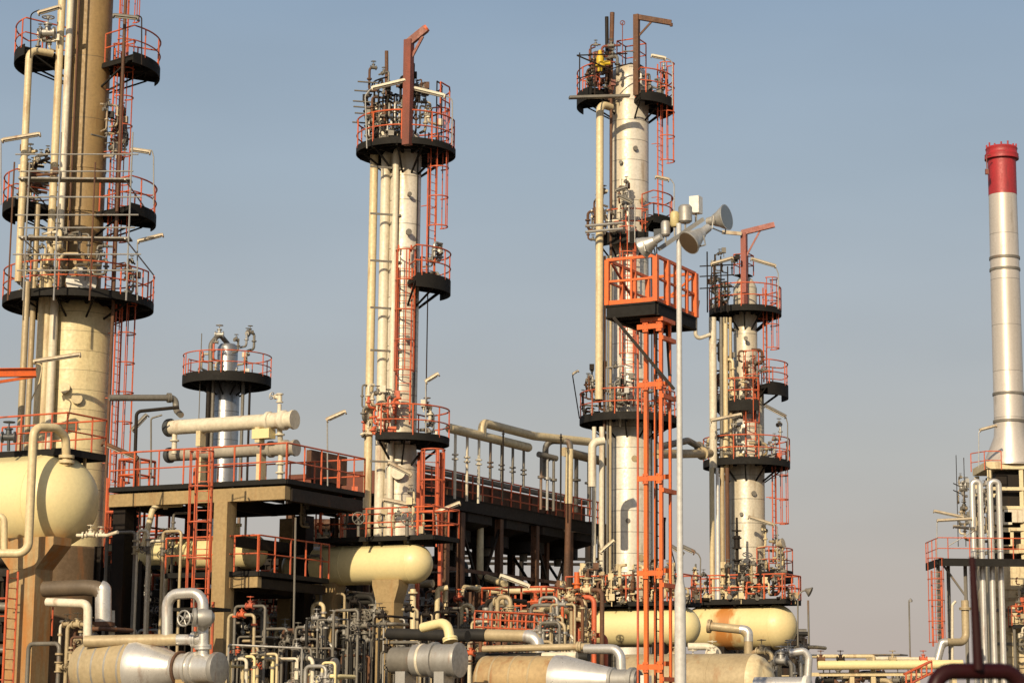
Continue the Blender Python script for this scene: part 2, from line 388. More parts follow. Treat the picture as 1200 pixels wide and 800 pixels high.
def lamp(label, pole, head, Y, L=None, r=.11, mat=LAMPC, pr=.025, pmat=STEEL, name='tubular_lamp', dY=0.0):
    """pole: pixel corners from foot to head; head: pixel ends of the lamp housing"""
    P = [W(x, y, Y) for x, y in pole]; t = thing(name, label, 'lamp', P[0], LAMPS)
    MB().pipe(P, pr, .22, 8).build('pole', pmat, t)
    a, b = W(*head[0], Y), W(*head[1], Y+dY); d = (b-a).normalized(); u = d.cross(UPV).normalized(); v = u.cross(d)
    h = MB(); i = len(h.v); n = 9
    for e_ in (a, b):
        for k in range(n):
            q = math.pi*k/(n-1); h.v.append(e_+u*(r*math.cos(q))+v*(r*(math.sin(q))))
        for k in range(n):
            q = math.pi*(n-1-k)/(n-1); h.v.append(e_+u*(r*.8*math.cos(q))+v*(r*.8*math.sin(q)-.015))
    for k in range(2*n):
        q = (k+1) % (2*n); h.f.append((k, q, 2*n+q, 2*n+k))
    for e_, s in ((a, -1), (b, 1)): h.cyl(e_, e_+d*(s*.05), r*.9, 12)
    o = h.build('lamp_housing', mat, t)
    MB().cyl(a+d*.04-v*(r*.1), b-d*.04-v*(r*.1), r*.5, 10).build('lamp_tube', TUBE, o)
    m = a if (a-P[-1]).length < (b-P[-1]).length else b
    if (m-P[-1]).length > .05: MB().cyl(P[-1], m, pr*1.2, 8).build('bracket', pmat, t)
    return t
def pipe(name, label, pts, r, mat, cat='pipe', group=None, fl=(), bend=None, n=14, fr=1.55):
    """one pipe run as a thing of its own; fl: positions 0..1 along the straight legs that carry flanges"""
    pts = pts.p if isinstance(pts, Run) else pts
    o = MB().pipe(pts, r, bend, n).build(name, mat); tag(o, label, cat, group)
    if fl:
        for k, f in fl:
            a, b = pts[k], pts[k+1]; p = a+(b-a)*f; d = (b-a)
            m = MB(); m.flange(p-d.normalized()*.035, d, r*fr, .06); m.flange(p+d.normalized()*.035, d, r*fr, .06)
            m.build('flange', mat, o)
    return o
def riser(root, px, py, Y, y0, y1, rpx, mat, top=None, name='riser_pipe', n=14):
    """a vertical pipe strapped to a column; top: further corner points after the upper end"""
    P = W(px, py, Y); r = rpx/S(P); a = Vector((P.x, P.y, zat(P, y0))); b = Vector((P.x, P.y, zat(P, y1) if y1 is not None else 0))
    pts = [b, a]
    if top: pts += top(a)
    return MB().pipe(pts, r, r*2.5, n).build(name, mat, root)
def pipework(root, C, r, z, a0, a1, n, seed, mats, hmax=1.3, pr=.045, name='instrument_pipe', hw=True):
    """small bore piping, valves and instruments crowded on a platform"""
    R = random.Random(seed)
    for k in range(n):
        m = MB(); mi = R.randrange(len(mats)); t = R.uniform(a0, a1); q = R.uniform(pr*.5, pr*1.3)
        p0 = pol(C, r*R.uniform(.55, .8), t, z+R.uniform(.1, hmax)); p1 = pol(C, r*R.uniform(.85, 1.0), t+R.uniform(-6, 6), p0.z)
        zt = max(z+.05, p0.z+R.choice((-1, 1, 1))*R.uniform(.3, .9))
        p2 = Vector((p1.x, p1.y, zt)); p3 = pol(C, r*R.uniform(.7, 1.0), t+R.uniform(-28, 28), zt)
        m.pipe([p0, p1, p2, p3], q, q*2.5, 8); m.flange(p1+(p2-p1)*.5, UPV, q*2, .05, 10)
        if R.random() < .55: MB().valve(p2+(p3-p2)*.5, p3-p2, max(q*1.1, .045), None, hw).build('valve', GREYP, root)
        if R.random() < .35:
            c = p3+UPV*.12; m.box(c, .1, .08, .12); m.cyl(p3-UPV*.2, c, .02, 6)
        m.build(name, mats[mi], root)
def valve_station(label, px0, px1, py0, py1, Y, seed, n, mats, name='valve_station', cat='valve station', pr=(.04, .09), depth=1.6, group=None, wheelm=None):
    """upright loops of process pipe with valves: each pipe loop and each valve is a part"""
    R = random.Random(seed); o = W((px0+px1)/2, py1, Y); t = thing(name, label, cat, base(o), group)
    L = (W(px1, py1, Y)-W(px0, py1, Y)).length/2; z0 = max(W(px0, py1, Y).z, 0); z1 = W(px0, py0, Y).z
    cx = Vector((o.x, o.y, 0))
    for k in range(n):
        r = R.uniform(*pr); x = (2*(k+.5)/n-1)*L+R.uniform(-.25, .25); dy = R.uniform(-depth/2, depth/2)
        w_ = R.uniform(.4, 1.3)*R.choice((-1, 1)); h = z0+(z1-z0)*R.uniform(.45, 1); zl = 0.0
        a = cx+DR*x+A*dy; b = a+DR*w_*.9
        pts = [Vector((a.x, a.y, zl)), Vector((a.x, a.y, h)), Vector((b.x, b.y, h))]
        if R.random() < .7: pts.append(Vector((b.x, b.y, zl)))
        else: pts.append(Vector((b.x, b.y, h))+A*R.uniform(.5, 1.5))
        MB().pipe(pts, r, r*2.6, 10).build('pipe', R.choice(mats), t)
        v = MB(); c = pts[1]+(pts[2]-pts[1])*.5
        if R.random() < .5: v.valve(c, DR, max(r*1.1, .06))
        else: v.valve(pts[1]-UPV*R.uniform(.4, .8)*min(1, h), UPV, max(r*1.1, .06), -A if R.random() < .6 else DR)
        v.flange(pts[1]-UPV*min(.3, h*.3), UPV, r*1.8, .06, 12)
        v.build('valve', wheelm or R.choice(mats), t)
    return t
def column_shell(root, C, prof, mat, name='shell', n=48):
    p = [(zat(C, py), r/S(Vector((C.x, C.y, zat(C, py))))) for py, r in prof]
    p = sorted(p); return MB().lathe(Vector((C.x, C.y, 0)), UPV, p, n).build(name, mat, root)
def dome(z, r, up_=1, ratio=.5, n=7):
    return [(z+up_*r*ratio*math.sin(k*math.pi/2/n), r*math.cos(k*math.pi/2/n)) for k in range(n+1)]
def drum(name, label, px, py, Y, r, left, mat, cat='drum', ratio=.5, group=None, head2=True, seam=True, seam2=None):
    """horizontal vessel lying along the plant grid: px,py is the centre of its right-hand seam"""
    c = W(px, py, Y); e_ = solve(c, B, 0, left); L = (e_-c).length
    t = thing(name, label, cat, base((c+e_)/2), group)
    prof = list(reversed([(-x, q) for x, q in dome(0, r, 1, ratio, 10)]))+[(0, r), (L, r)]
    prof += dome(L, r, 1, ratio, 10) if head2 else []
    # the lathe runs along B, so the right-hand head is at negative t
    o = MB().lathe(c, B, sorted(prof, key=lambda q: q[0]), 56).build('shell', mat, t)
    if seam:
        for k in [0]+([seam2] if seam2 else []):
            MB().lathe(c+B*(k-.03), B, [(0, r*1.004), (.015, r*1.012), (.045, r*1.012), (.06, r*1.004)], 48).build('weld_seam', mat, o)
    return t, c, e_
def pier(root, p, wx, wy, ztop, mat=CONC, cap=None, name='pier'):
    m = MB(); m.box(Vector((p.x, p.y, ztop/2)), wx/2, wy/2, ztop/2, DR, A)
    if cap:
        h, k = cap; i = len(m.v)
        for (z, sx, sy) in ((ztop-h, 1.0, 1.0), (ztop-h*.25, k, 1.02), (ztop+.004, k, 1.02)):
            for sgn in ((-1, -1), (1, -1), (1, 1), (-1, 1)): m.v.append(Vector((p.x, p.y, z))+DR*(sgn[0]*wx/2*sx*1.004)+A*(sgn[1]*wy/2*sy*1.03))
        for b_ in (i, i+4):
            for q in range(4): m.f.append((b_+q, b_+(q+1) % 4, b_+4+(q+1) % 4, b_+4+q))
        m.f.append((i+3, i+2, i+1, i)); m.f.append((i+8, i+9, i+10, i+11))
    return m.build(name, mat, root)

# ------------------------------------------------------------------ the ground
g = MB(); n = 60
import itertools
for j in range(n+1):
    for i in range(n+1):
        x, y = (i/n-.5), (j/n-.5); x = math.copysign(abs(x*2)**2.2*2600, x); y = math.copysign(abs(y*2)**2.2*2600, y)
        g.v.append(Vector((x, y+80, 0)))
for j in range(n):
    for i in range(n): a = j*(n+1)+i; g.f.append((a, a+1, a+n+2, a+n+1))
go = g.build('ground', SAND); go['kind'] = 'structure'

# ------------------------------------------------------------------ tan column with the wide straw coloured base
C = W(90, 400, 81); s = S(C); C1 = Vector((C.x, C.y, 0))
T = thing('distillation_column', 'tan distillation column with a wider straw coloured base, behind the big cream drum', 'column', C1)
column_shell(T, C1, [(-40, 25), (352, 25)], TAN, 'upper_shell')
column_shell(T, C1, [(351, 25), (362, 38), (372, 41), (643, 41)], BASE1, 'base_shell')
column_shell(T, C1, [(642, 42), (644, 44.5), (900, 45)], M('base brown with drum shade', (.115, .072, .036), .85, 0, (.07, .045, .025), .8, 1, rust=.3), 'shade_toned_base')  # lowest part of the base; the drum's shade is put into its brown
def zz(py): return zat(C1, py)
def rr(px): return px/s
for y, rw in ((250, 26.5), (285, 26.5), (200, 26)):
    MB().arcdeck(C1, zz(y)-.06, zz(y)+.06, rr(24), rr(rw), 0, 360, 40).build('stiffener_ring', TAN, T)
ring_platform(T, C1, zz(72), rr(26), rr(87), 158, 222, fascia=.32)
ring_platform(T, C1, zz(79), rr(26), rr(84), -42, 30, fascia=.32)
ring_platform(T, C1, zz(248), rr(26), rr(92), 160, 225, fascia=.3)
ring_platform(T, C1, zz(252), rr(26), rr(86), -40, 30, fascia=.3)
ring_platform(T, C1, zz(356), rr(27), rr(87), 0, 360, fascia=.2, gap=(-14, 2))
ladder(T, pol(C1, rr(36), -8, zz(345)), zz(60), (.9, -.35, 0), c0=2)
ladder(T, pol(C1, rr(40), -2, zz(70)), zz(-60), (.75, -.5, 0), c0=1.5)
ladder(T, pol(C1, rr(52), -14, zz(640)), zz(352), (.95, -.3, 0), c0=2.3)
for px, py, y0, y1, rp, m_ in ((68, 100, -60, 900, 4.5, CRPIPE), (78.5, 100, -60, 345, 4.2, PALE), (47, 420, 300, 900, 5, CRPIPE), (59, 460, 340, 900, 5.2, PALE),
                               (35, 440, 240, 900, 3.4, TANIN), (88, 110, -60, 340, 1.2, RUSTY), (128, 470, -60, 900, 2, RUSTY)):
    riser(T, px, py, 79.55, y0, y1, rp, m_)
P0 = W(31, 130, 78.8); riser(T, 31, 130, 78.8, 58, 330, 4.2, CRPIPE, top=lambda a: [a+XV*.75+YV*.5])
riser(T, 26, 460, 78.5, 330, 900, 4, TANIN)
mm = MB(); vz = Vector((P0.x+.55, P0.y+.4, zz(56))); mm.valve(vz, XV, .13); mm.build('valve', STEEL, T)
pipework(T, C1, rr(50), zz(192), -50, 25, 20, 5, (DARK, GREYP, LAMPC), 1.5, .05)
pipework(T, C1, rr(74), zz(246), 165, 240, 26, 7, (CRPIPE, GREYP, DARK, RUSTY), 1.7, .05)
pipework(T, C1, rr(72), zz(350), 185, 300, 22, 8, (CRPIPE, GREYP, TANIN, PALE), 1.5, .05)
pipework(T, C1, rr(72), zz(350), -60, 0, 8, 81, (GREYP, STEEL, RUSTY), 1.3, .045)
pipework(T, C1, rr(70), zz(76), 170, 230, 4, 9, (GREYP, PALE), 1.0, .05)
m = MB(); q = Vector((C1.x, C1.y, zz(338))); d = Vector((.25, -1, 0)).normalized(); m.lathe(q+d*.5, d, [(0, .42), (.75, .42), (.76, .56), (.9, .56), (.91, .5), (.95, 0.001)], 28); m.build('manway', WHITE, T)
for px, py in ((85, 461), (97, 473)):
    q = W(px, py, 81); d = Vector(((q.x-C1.x), -1.2, 0)).normalized(); b_ = Vector((C1.x, C1.y, q.z))
    MB().lathe(b_+d*1.15, d, [(0, .11), (.22, .11), (.221, .2), (.30, .2)], 14).build('nozzle', CRPIPE, T)

# scaffold around the tan column
t = thing('scaffold', 'tube scaffold with plank decks wrapped round the tan column', 'scaffold', base(W(66, 380, 77.6)))
for px in (12, 30, 66, 108, 151):
    for Y in (77.4, 83.2):
        a = W(px-4, 372, Y); m = MB(); m.cyl(Vector((a.x, a.y, zat(a, 352))), Vector((a.x, a.y, zat(a, 155 if px in (66, 151) else 190))), .032, 6); m.build('standard', STEEL if px % 4 else RUSTY, t)
for y, dx in ((176, 0), (196, 6), (226, -4), (247, 0), (262, 4), (293, -3), (312, 2)):
    for Y in (77.4, 83.2):
        a = W(18+dx, y+5, Y); b_ = W(162-dx, y+11, Y); b_.z = a.z+.05; MB().cyl(a, b_, .028, 6).build('ledger', STEEL, t)
for y in (212, 281):
    for px, Y in ((28, 77.3), (148, 77.3)):
        a = W(px, y, Y); a.z = W(90, y, 77.3).z; MB().cyl(a-YV*.3, a+YV*6.2, .028, 6).build('transom', STEEL, t)
    a, b_ = W(22, y, 77.6), W(153, y, 77.6); a.z = b_.z = W(90, y, 77.6).z+.07
    for k in range(2):
        MB().beam(a+YV*k*.3, b_+YV*k*.3, .26, .06).build('plank', GREYP, t)

# ------------------------------------------------------------------ big cream drum on the pier
t, c, e_ = drum('feed_drum', 'big cream drum with a hemispherical end on a rust streaked pier', 60, 587, 68, 1.47, -120, CREAM, ratio=.98)
pm = W(35, 700, 67.4); pier(t, pm, 1.0, .8, c.z-1.2, CONCR, (.95, 2.3))
pier(t, c+B*3.2, 1.0, .8, c.z-1.35, CONCR, (1.0, 1.75))
f = c+DR*.95+A*(-.55)+UPV*1.52
dk = rect_platform(t, f, 1.9, 4.2, sides='FRB', fascia=.22)
for k in (0.4, 1.8, 3.2):
    MB().beam(f+B*k+A*.3-UPV*.6, f+B*k+A*.3-UPV*.04, .08, .08).build('platform_leg', CRPIPE, t)
    MB().beam(f+B*k+A*1.4-UPV*.8, f+B*k+A*1.4-UPV*.04, .08, .08).build('platform_leg', CRPIPE, t)
p_ = Run(78, 548, 67.2).v(518).m((0, 0, .35)).p
q0 = W(33, 640, 66.0)
MB().pipe([W(-30, 648, 66.0), W(33, 648, 66.0), Vector((q0.x, q0.y, W(33, 500, 66).z)), W(66, 501, 66.6), W(77, 512, 67.0), W(78, 545, 67.2)], .13, .32, 14).build('bypass_pipe', CRPIPE, t)
m = MB(); m.flange(W(78, 541, 67.2), UPV, .24, .09); m.flange(W(78, 535, 67.2), UPV, .24, .09); m.build('flange', CRPIPE, t)
MB().pipe([W(5, 650, 66.2), W(5, 604, 66.2), W(-14, 604, 66.2)], .1, .2, 12).build('level_pipe', CRPIPE, t)
m = MB(); a = W(90, 627, 67.4); m.pipe([a, W(126, 627, 67.1), W(138, 623, 66.9)], .055, .12, 10); m.valve(W(106, 626, 67.2), XV, .06); m.valve(W(118, 627, 67.2), XV, .055); m.flange(W(97, 627, 67.3), XV, .11); m.build('drain_valve', PALE, t)
m = MB(); a = W(12, 507, 67.2); m.valve(W(10, 512, 67.2), XV, .1); m.cyl(W(10, 528, 67.2), W(10, 500, 67.2), .05); m.build('relief_valve', DGREY, t)
beam = W(-40, 437, 76); b_ = W(42, 436, 77)
o = MB().beam(beam, b_, .22, .3, True).build('bracket_beam', RUSTY); tag(o, 'orange rusted bracket beam running into the tan column base', 'beam'); o.data.materials[0] = ORANGE
MB().beam(beam-UPV*.5, b_-UPV*.14, .1, .1).build('brace', ORANGE, o)
t = thing('access_ladder', 'red ladder beside the rust streaked pier under the big drum', 'ladder', base(W(9, 800, 66.5)))
ladder(t, base(W(9, 800, 66.5)), W(9, 668, 66.5).z, DR, cage=False)
t.name = 'access_ladder'
t = thing('access_stair', 'red stair landing rails at the foot of the big drum pier', 'landing', base(W(-10, 740, 70)))
rect_platform(t, W(12, 742, 70), 2, 3, sides='FR')
for k in (.2, 1.8): MB().beam(base(W(12, 742, 70)+A*k+B*.2), W(12, 742, 70)+A*k+B*.2-UPV*.1, .12, .12).build('post', RAIL, t)

# ------------------------------------------------------------------ work lamps on the tan column and the drum
lamp('tubular lamp above the uppermost deck of the tan column, over the cream elbow', [(36, 68), (36, 16), (46, 12)], [(46, 16), (70, 9)], 78.4, pmat=DARK)
lamp('tubular lamp hanging on the ladder cage above the top deck of the tan column', [(166, 76), (166, 20), (160, 18)], [(134, 19), (161, 22)], 79.0, mat=GREYP, pmat=DARK)
lamp('long tubular lamp jutting left past the cream riser of the tan column', [(1, 240), (1, 163), (4, 163)], [(4, 165), (46, 158)], 78.0)
lamp('tubular lamp on a hooked pole over the second deck of the tan column', [(180, 240), (180, 184), (178, 176), (174, 176)], [(155, 176), (175, 179)], 79.5)
lamp('tubular lamp on a grey pole just above the round deck of the tan column', [(161, 352), (161, 284), (163, 282)], [(163, 283), (190, 276)], 78.6, r=.1)
lamp('tubular lamp strapped across the straw coloured column base', [(36, 470), (46, 448), (50, 428), (42, 425)], [(41, 424), (93, 416)], 77.8, pmat=CRPIPE)
lamp('dark tubular lamp on a pole behind the drum, pointing up beside the ladder', [(158, 640), (158, 500), (156, 503)], [(156, 504), (172, 487)], 78.5, mat=GREYP, pmat=DARK)
lamp('rust coloured tubular lamp leaning over the decks beside the big drum dome', [(164, 640), (164, 536), (160, 537)], [(121, 520), (160, 537)], 74, mat=RUSTY, pmat=GREYP)

for k, (px, py, Y, la_, lb_, lab) in enumerate(((168, 636, 75, 1.6, 1.6, 'small railed landing in the shade between the big drum end and the red caged ladder'),
        (160, 574, 77, 1.0, .8, 'highest small red railed landing beside the straw column base'), (250, 690, 77, 1.4, 2.6, 'low red railed landing behind the front column of the concrete frame'))):
    F_ = W(px, py, Y); t = thing('landing', lab, 'landing', base(F_)); rect_platform(t, F_, la_, lb_, sides='FRBL', h=1.1, r=.045, sp=.7)
    for p in (F_+A*.15+B*.15, F_+A*(la_-.15)+B*(lb_-.15)): MB().beam(base(p), p-UPV*.08, .16, .16).build('post', DARK, t)
t = thing('access_ladder', 'red ladder in the shade behind the concrete columns, lower than the drum decks', 'ladder', base(W(306, 800, 79)))
ladder(t, base(W(306, 800, 79)), W(306, 688, 79).z, (.2, -1, 0), c0=2.5, r=.05)
t = thing('access_ladder', 'narrow red ladder against the dark post right of the big drum', 'ladder', base(W(129, 690, 76)))
ladder(t, Vector((W(129, 690, 76).x, 76, W(129, 660, 76).z)), W(129, 560, 76).z, (.2, -1, 0), cage=False, r=.05)
q = W(129, 660, 76); MB().beam(base(q), q, .3, .3).build('foot', DARK, t)

# ------------------------------------------------------------------ slim column with three risers
C = W(472, 380, 79.60); s = S(C); C2 = Vector((C.x, C.y, 0))
T = thing('distillation_column', 'slim pale column with thick cream risers and a dark red davit on top', 'column', C2)
def zz(py): return zat(C2, py)
def rr(px): return px/s
column_shell(T, C2, [(152, 8), (158, 15), (166, 18.5), (525, 18.5), (530, 19.5), (900, 19.5)], CLAD)
for px, y0, rp, m_, Y in ((434.5, 172, 4.9, CRPIPE, 79.50), (448.5, 178, 5.8, PALE, 79.40), (460.5, 172, 4, PALE, 78.98)):
    riser(T, px, 380, Y, y0, 900, rp, m_, top=lambda a: [a+XV*.5+YV*.4])
for y in (195, 250, 305, 360, 410, 460, 540):
    a = W(434, y, 78.70); m = MB(); m.beam(a, a+XV*1.1+YV*.3, .05, .07); m.build('pipe_clamp', GREYP, T)
ring_platform(T, C2, zz(178), rr(20), rr(58.5), 0, 360, gap=(-12, 14), fascia=.15)
ring_platform(T, C2, zz(332), rr(20), rr(55), -72, 40, fascia=.42)
ring_platform(T, C2, zz(516), rr(21), rr(56), -118, 62, fascia=.17, ends=True)
for px, y, r_ in ((480, 233, .05), (479, 277, .07), (477, 400, .06), (468, 556, .16)):
    q = W(px, y, 79.60); d_ = Vector((q.x-C2.x, -.62, 0)).normalized(); MB().lathe(Vector((C2.x, C2.y, q.z))+d_*.5, d_, [(0, r_), (.25, r_), (.251, r_*1.6), (.32, r_*1.6)], 14).build('nozzle', GREYP if r_ < .12 else PALE, T)
# upper ring of rails on hoops over the top platform
m = MB(); z = zz(140)
for zq in (zz(128), zz(101)): m.tube([pol(C2, rr(42), k*15, zq) for k in range(-2, 17)], .03, 6)
for k in (-30, 10, 60, 110, 160, 205, 240): m.cyl(pol(C2, rr(42), k, zz(172)), pol(C2, rr(42), k, zz(101)), .028, 6)
m.build('upper_rail', DARK, T)
rect = MB(); rail_poly(rect, [pol(C2, rr(52), a, zz(143)) for a in (-38, -12, 12, 30)], 1.25, toe=False); rect.build('ladder_gate', RAIL, T)
pipework(T, C2, rr(50), zz(176), 95, 290, 44, 21, (GREYP, DARK, DARK, STEEL, RUSTY), 1.9, .042)
pipework(T, C2, rr(52), zz(172), 170, 300, 18, 122, (DARK, GREYP, DARK, RUSTY), 2.3, .045)
pipework(T, C2, rr(44), zz(172), 180, 360, 16, 22, (PALE, GREYP, LAMPC), 1.5, .05)
for a_, y in ((200, 112), (188, 122), (214, 104), (196, 130), (205, 139), (184, 146)):
    p = pol(C2, rr(40), a_, zz(y)); MB().cyl(p, p+Vector((-.75, -.1, .02)), .03, 8).build('instrument_arm', GREYP, T)
d = MB(); p = W(477, 176, 77.80); top = Vector((p.x, p.y, zat(p, 50))); d.beam(Vector((p.x, p.y, zat(p, 170))), top+UPV*.1, .26, .3)
tip = top+Vector((.62, -.1, .5)); d.beam(top, tip, .22, .26); d.beam(Vector((p.x+.1, p.y, zat(p, 68))), top+Vector((.5, -.1, .2)), .09, .09)
do = d.build('davit', DAVIT, T); MB().lathe(tip, Vector((.62, -.1, .45)), [(-.04, .14), (.06, .14)], 12).build('sheave', RAIL, do)
MB().tube([W(453.5, 168, 79.80), W(453, 60, 79.80)], [.075, .07], 10).build('vent_pipe', RUSTY, T)
ladder(T, pol(C2, rr(34), -20, zz(338)), zz(160), (.8, -.6, 0), c0=2.2)
ladder(T, pol(C2, rr(22), -82, zz(500)), zz(318), (.10, -1, 0), c0=1.9, rc=.36, wid=.5)
ladder(T, pol(C2, rr(24), -85, zz(300)), zz(292), (.10, -1, 0), cage=False)
pipework(T, C2, rr(48), zz(514), 185, 260, 22, 23, (GREYP, RAIL, PALE), 1.1, .05)
pipework(T, C2, rr(44), zz(514), -70, 10, 6, 24, (GREYP, PALE), 1.0, .05)
pipework(T, C2, rr(46), zz(330), -60, 10, 5, 25, (STEEL, GREYP), .9, .05)
m = MB()
for px in (488, 502): a = W(px, 300, 79.20); m.cyl(Vector((a.x, a.y, zz(520))), Vector((a.x, a.y, zz(180))), .025, 6)
m.build('conduit', DARK, T)
t = thing('caged_ladder', 'red caged ladder beside the slim column, against the dark cooler bank', 'ladder', base(W(503, 640, 78.7)))
ladder(t, Vector((W(503, 640, 78.7).x, 78.7, W(503, 640, 78.7).z)), W(503, 526, 78.7).z, (.3, -1, 0), c0=1.2, wid=.55, rc=.42, r=.05)
for q in (-.4, .4): a = W(503, 640, 79.1)+XV*q; MB().beam(base(a), Vector((a.x, a.y, W(503, 528, 78.7).z)), .12, .12).build('post', RAIL, t)
lamp('tubular lamp on the hoop rail of the slim column, sloping down to the left', [(430, 174), (428, 112), (434, 105)], [(437, 104), (475, 95)], 77.80, mat=PALE)
lamp('tubular lamp on the hoop rail of the slim column, sloping down to the right', [(530, 170), (530, 118), (526, 113), (520, 113)], [(483, 104), (520, 113)], 78.00, mat=PALE)
lamp('small tubular lamp on a tall pole over the lower deck of the slim column', [(499, 512), (499, 448), (500, 446)], [(500, 447), (513, 439)], 78.20, r=.1)
lamp('pale tubular lamp below the lower deck of the slim column, tilted down', [(452, 560), (452, 548), (456, 545)], [(456, 543), (481, 556)], 77.60)
lamp('tubular lamp low on the slim column, just over the drum platform rails', [(448, 630), (448, 588), (452, 586)], [(450, 586), (484, 593)], 75.60)
lamp('tubular lamp tilted up beside the red caged ladder of the slim column', [(513, 640), (511, 602)], [(511, 601), (538, 590)], 75.10, r=.1)

# ------------------------------------------------------------------ white clad column behind the orange tower
C = W(737, 400, 94.6); s = S(C); C3 = Vector((C.x, C.y, 0))
T = thing('distillation_column', 'tallest white clad column, behind the orange access tower', 'column', C3)
def zz(py): return zat(C3, py)
def rr(px): return px/s
column_shell(T, C3, [(77, 3), (79, 12), (84, 19), (94.60, 23), (300, 23), (470, 23.5), (476, 26.5), (900, 26.5)], CLAD)
riser(T, 702.5, 300, 93.00, 122, 468, 4.6, CRPIPE, top=lambda a: [a+XV*.5+YV*.5])
riser(T, 696, 600, 92.80, 500, 900, 2.6, PALE); riser(T, 705, 600, 93.00, 500, 900, 3.2, PALE)
for px, rp, m_ in ((708.5, 1.6, RUSTY), (712, 1.2, GREYP), (715.5, 1.6, TANIN)): riser(T, px, 400, 93.20, 300, 900, rp, m_)
riser(T, 716, 200, 93.4, 110, 470, 1.7, RUSTY); 
riser(T, 727, 300, 93.40, 210, 500, 1.3, PALE)
ring_platform(T, C3, zz(115), rr(24), rr(62), 150, 222, fascia=.45)
ring_platform(T, C3, zz(122), rr(24), rr(53), -78, 42, fascia=.34)
ring_platform(T, C3, zz(282), rr(24), rr(40), 190, 300, fascia=.45)
ring_platform(T, C3, zz(262), rr(24), rr(52), -60, 35, fascia=.3)
ring_platform(T, C3, zz(492), rr(26), rr(57), 0, 360, gap=(-25, 0), fascia=.24)
for px, y, r_ in ((742, 180, .06), (750, 240, .07), (728, 196, .05), (741, 540, .08), (735, 612, .06), (748, 655, .09)):
    q = W(px, y, 94.6); d_ = Vector((q.x-C3.x, -.75, 0)).normalized(); MB().lathe(Vector((C3.x, C3.y, q.z))+d_*.6, d_, [(0, r_), (.32, r_), (.321, r_*1.7), (.4, r_*1.7)], 14).build('nozzle', GREYP if r_ < .065 else TANIN, T)
# crow's nest rails over the top head
m = MB(); F_ = Vector((C3.x+.35, C3.y-.4, zz(76)))
nest = rect_platform(T, F_, .9, 1.0, sides='FRBL', rail=RAIL, beams=False); nest.name = 'top_landing'
ladder(T, pol(C3, rr(38), -18, zz(250)), zz(80), (.85, -.5, 0), c0=2.2)
ladder(T, pol(C3, rr(30), -95, zz(480)), zz(290), (-.1, -1, 0), c0=2.2)
d = MB(); p = W(746, 96, 93.20); top = Vector((p.x, p.y, zat(p, 20))); d.beam(Vector((p.x, p.y, zat(p, 112))), top+UPV*.1, .22, .24)
tip = top+Vector((1.5, -.2, -.32)); d.beam(top, tip, .16, .22); d.beam(Vector((p.x+.1, p.y, zat(p, 42))), top+Vector((.72, -.1, -.16)), .08, .08); d.cyl(tip-UPV*.02, tip-UPV*.16, .07, 8)
d.build('davit', RUSTY, T)
for px, y, x2, mm_ in ((711.5, 20, 711, DARK), (716, 15, 717.5, RUSTY)):
    MB().tube([W(px-1, 118, 93.60), W(px, 72, 93.60), W(x2, y, 93.60)], .105 if mm_ is RUSTY else .085, 10).build('vent_pipe', mm_, T)
m = MB(); m.cyl(W(729.5, 80, 94.10), W(729.5, 27, 94.10), .022, 6); m.wheel(W(729.5, 27, 94.10), YV, .1, .02, 2); m.build('lightning_rod', DAVIT, T)
m = MB(); q = W(703, 92.60, 92.80); m.lathe(Vector((q.x, q.y, zat(q, 84))), UPV, [(0, .1), (.2, .12), (.22, .24), (.32, .24), (.34, .15), (.6, .17), (.75, .1), (.95, .07)], 14); m.cyl(Vector((q.x, q.y, zat(q, 74))), Vector((q.x+.45, q.y, zat(q, 74))), .1, 10); m.build('relief_valve', YELLOW, T)
a, b_ = W(667, 114.5, 91.80), W(738, 112.5, 92.20)
MB().beam(a, b_, .3, .1).build('plank', GREYP, T)
m = MB()
for px in (679, 697): a = W(px, 128, 92.00); m.cyl(Vector((a.x, a.y, zat(a, 114))), Vector((a.x, a.y, zat(a, 62))), .03, 6)
a = W(676, 65, 92.00); m.cyl(a, W(735, 63, 92.60), .03, 6); m.cyl(a, W(716, 82, 92.20), .035, 6); m.cyl(W(676, 92.60, 92.00), W(740, 74, 92.80), .025, 6)
m.build('scaffold_pole', DARK, T)
pipework(T, C3, rr(52), zz(114), 160, 250, 22, 31, (DARK, GREYP, RUSTY, DAVIT), 1.8, .05)
pipework(T, C3, rr(46), zz(120), -80, 10, 12, 32, (STEEL, GREYP, RUSTY), 1.4, .05)
pipework(T, C3, rr(50), zz(284), 180, 265, 20, 33, (GREYP, STEEL, RUSTY, PALE), 1.5, .05)
pipework(T, C3, rr(56), zz(490), 170, 262, 26, 34, (GREYP, DARK, RUSTY, STEEL), 1.3, .05)
pipework(T, C3, rr(50), zz(490), 280, 355, 12, 35, (GREYP, STEEL, RAIL), 1.2, .05)
for y in (310, 303):
    a = W(688, y, 92.20) if y == 303 else W(692, y, 92.40); MB().cyl(W(686, y-38, 92.20), W(730, y-42, 92.40), .06, 8).build('instrument_arm', STEEL, T)
m = MB()
for px in (764, 770): a = W(px, 500, 94.00); m.cyl(base(a), Vector((a.x, a.y, zz(290))), .03, 6)
m.build('conduit', DARK, T)
lamp('tubular lamp on a tall hook on the topmost deck of the white column', [(788, 124), (788, 74), (784, 69), (778, 69)], [(764, 66), (779, 69)], 93.00, mat=PALE)
lamp('tubular lamp above the second deck of the white column, near the floodlight mast', [(790, 262), (790, 216), (786, 210), (782, 210)], [(769, 208), (783, 211)], 92.80, mat=LAMPC)
lamp('bent tubular lamp crossing the white cladding above its second deck', [(737, 284), (737, 226), (733, 221), (730, 222)], [(722, 224), (734, 220)], 92.00, mat=GREYP)
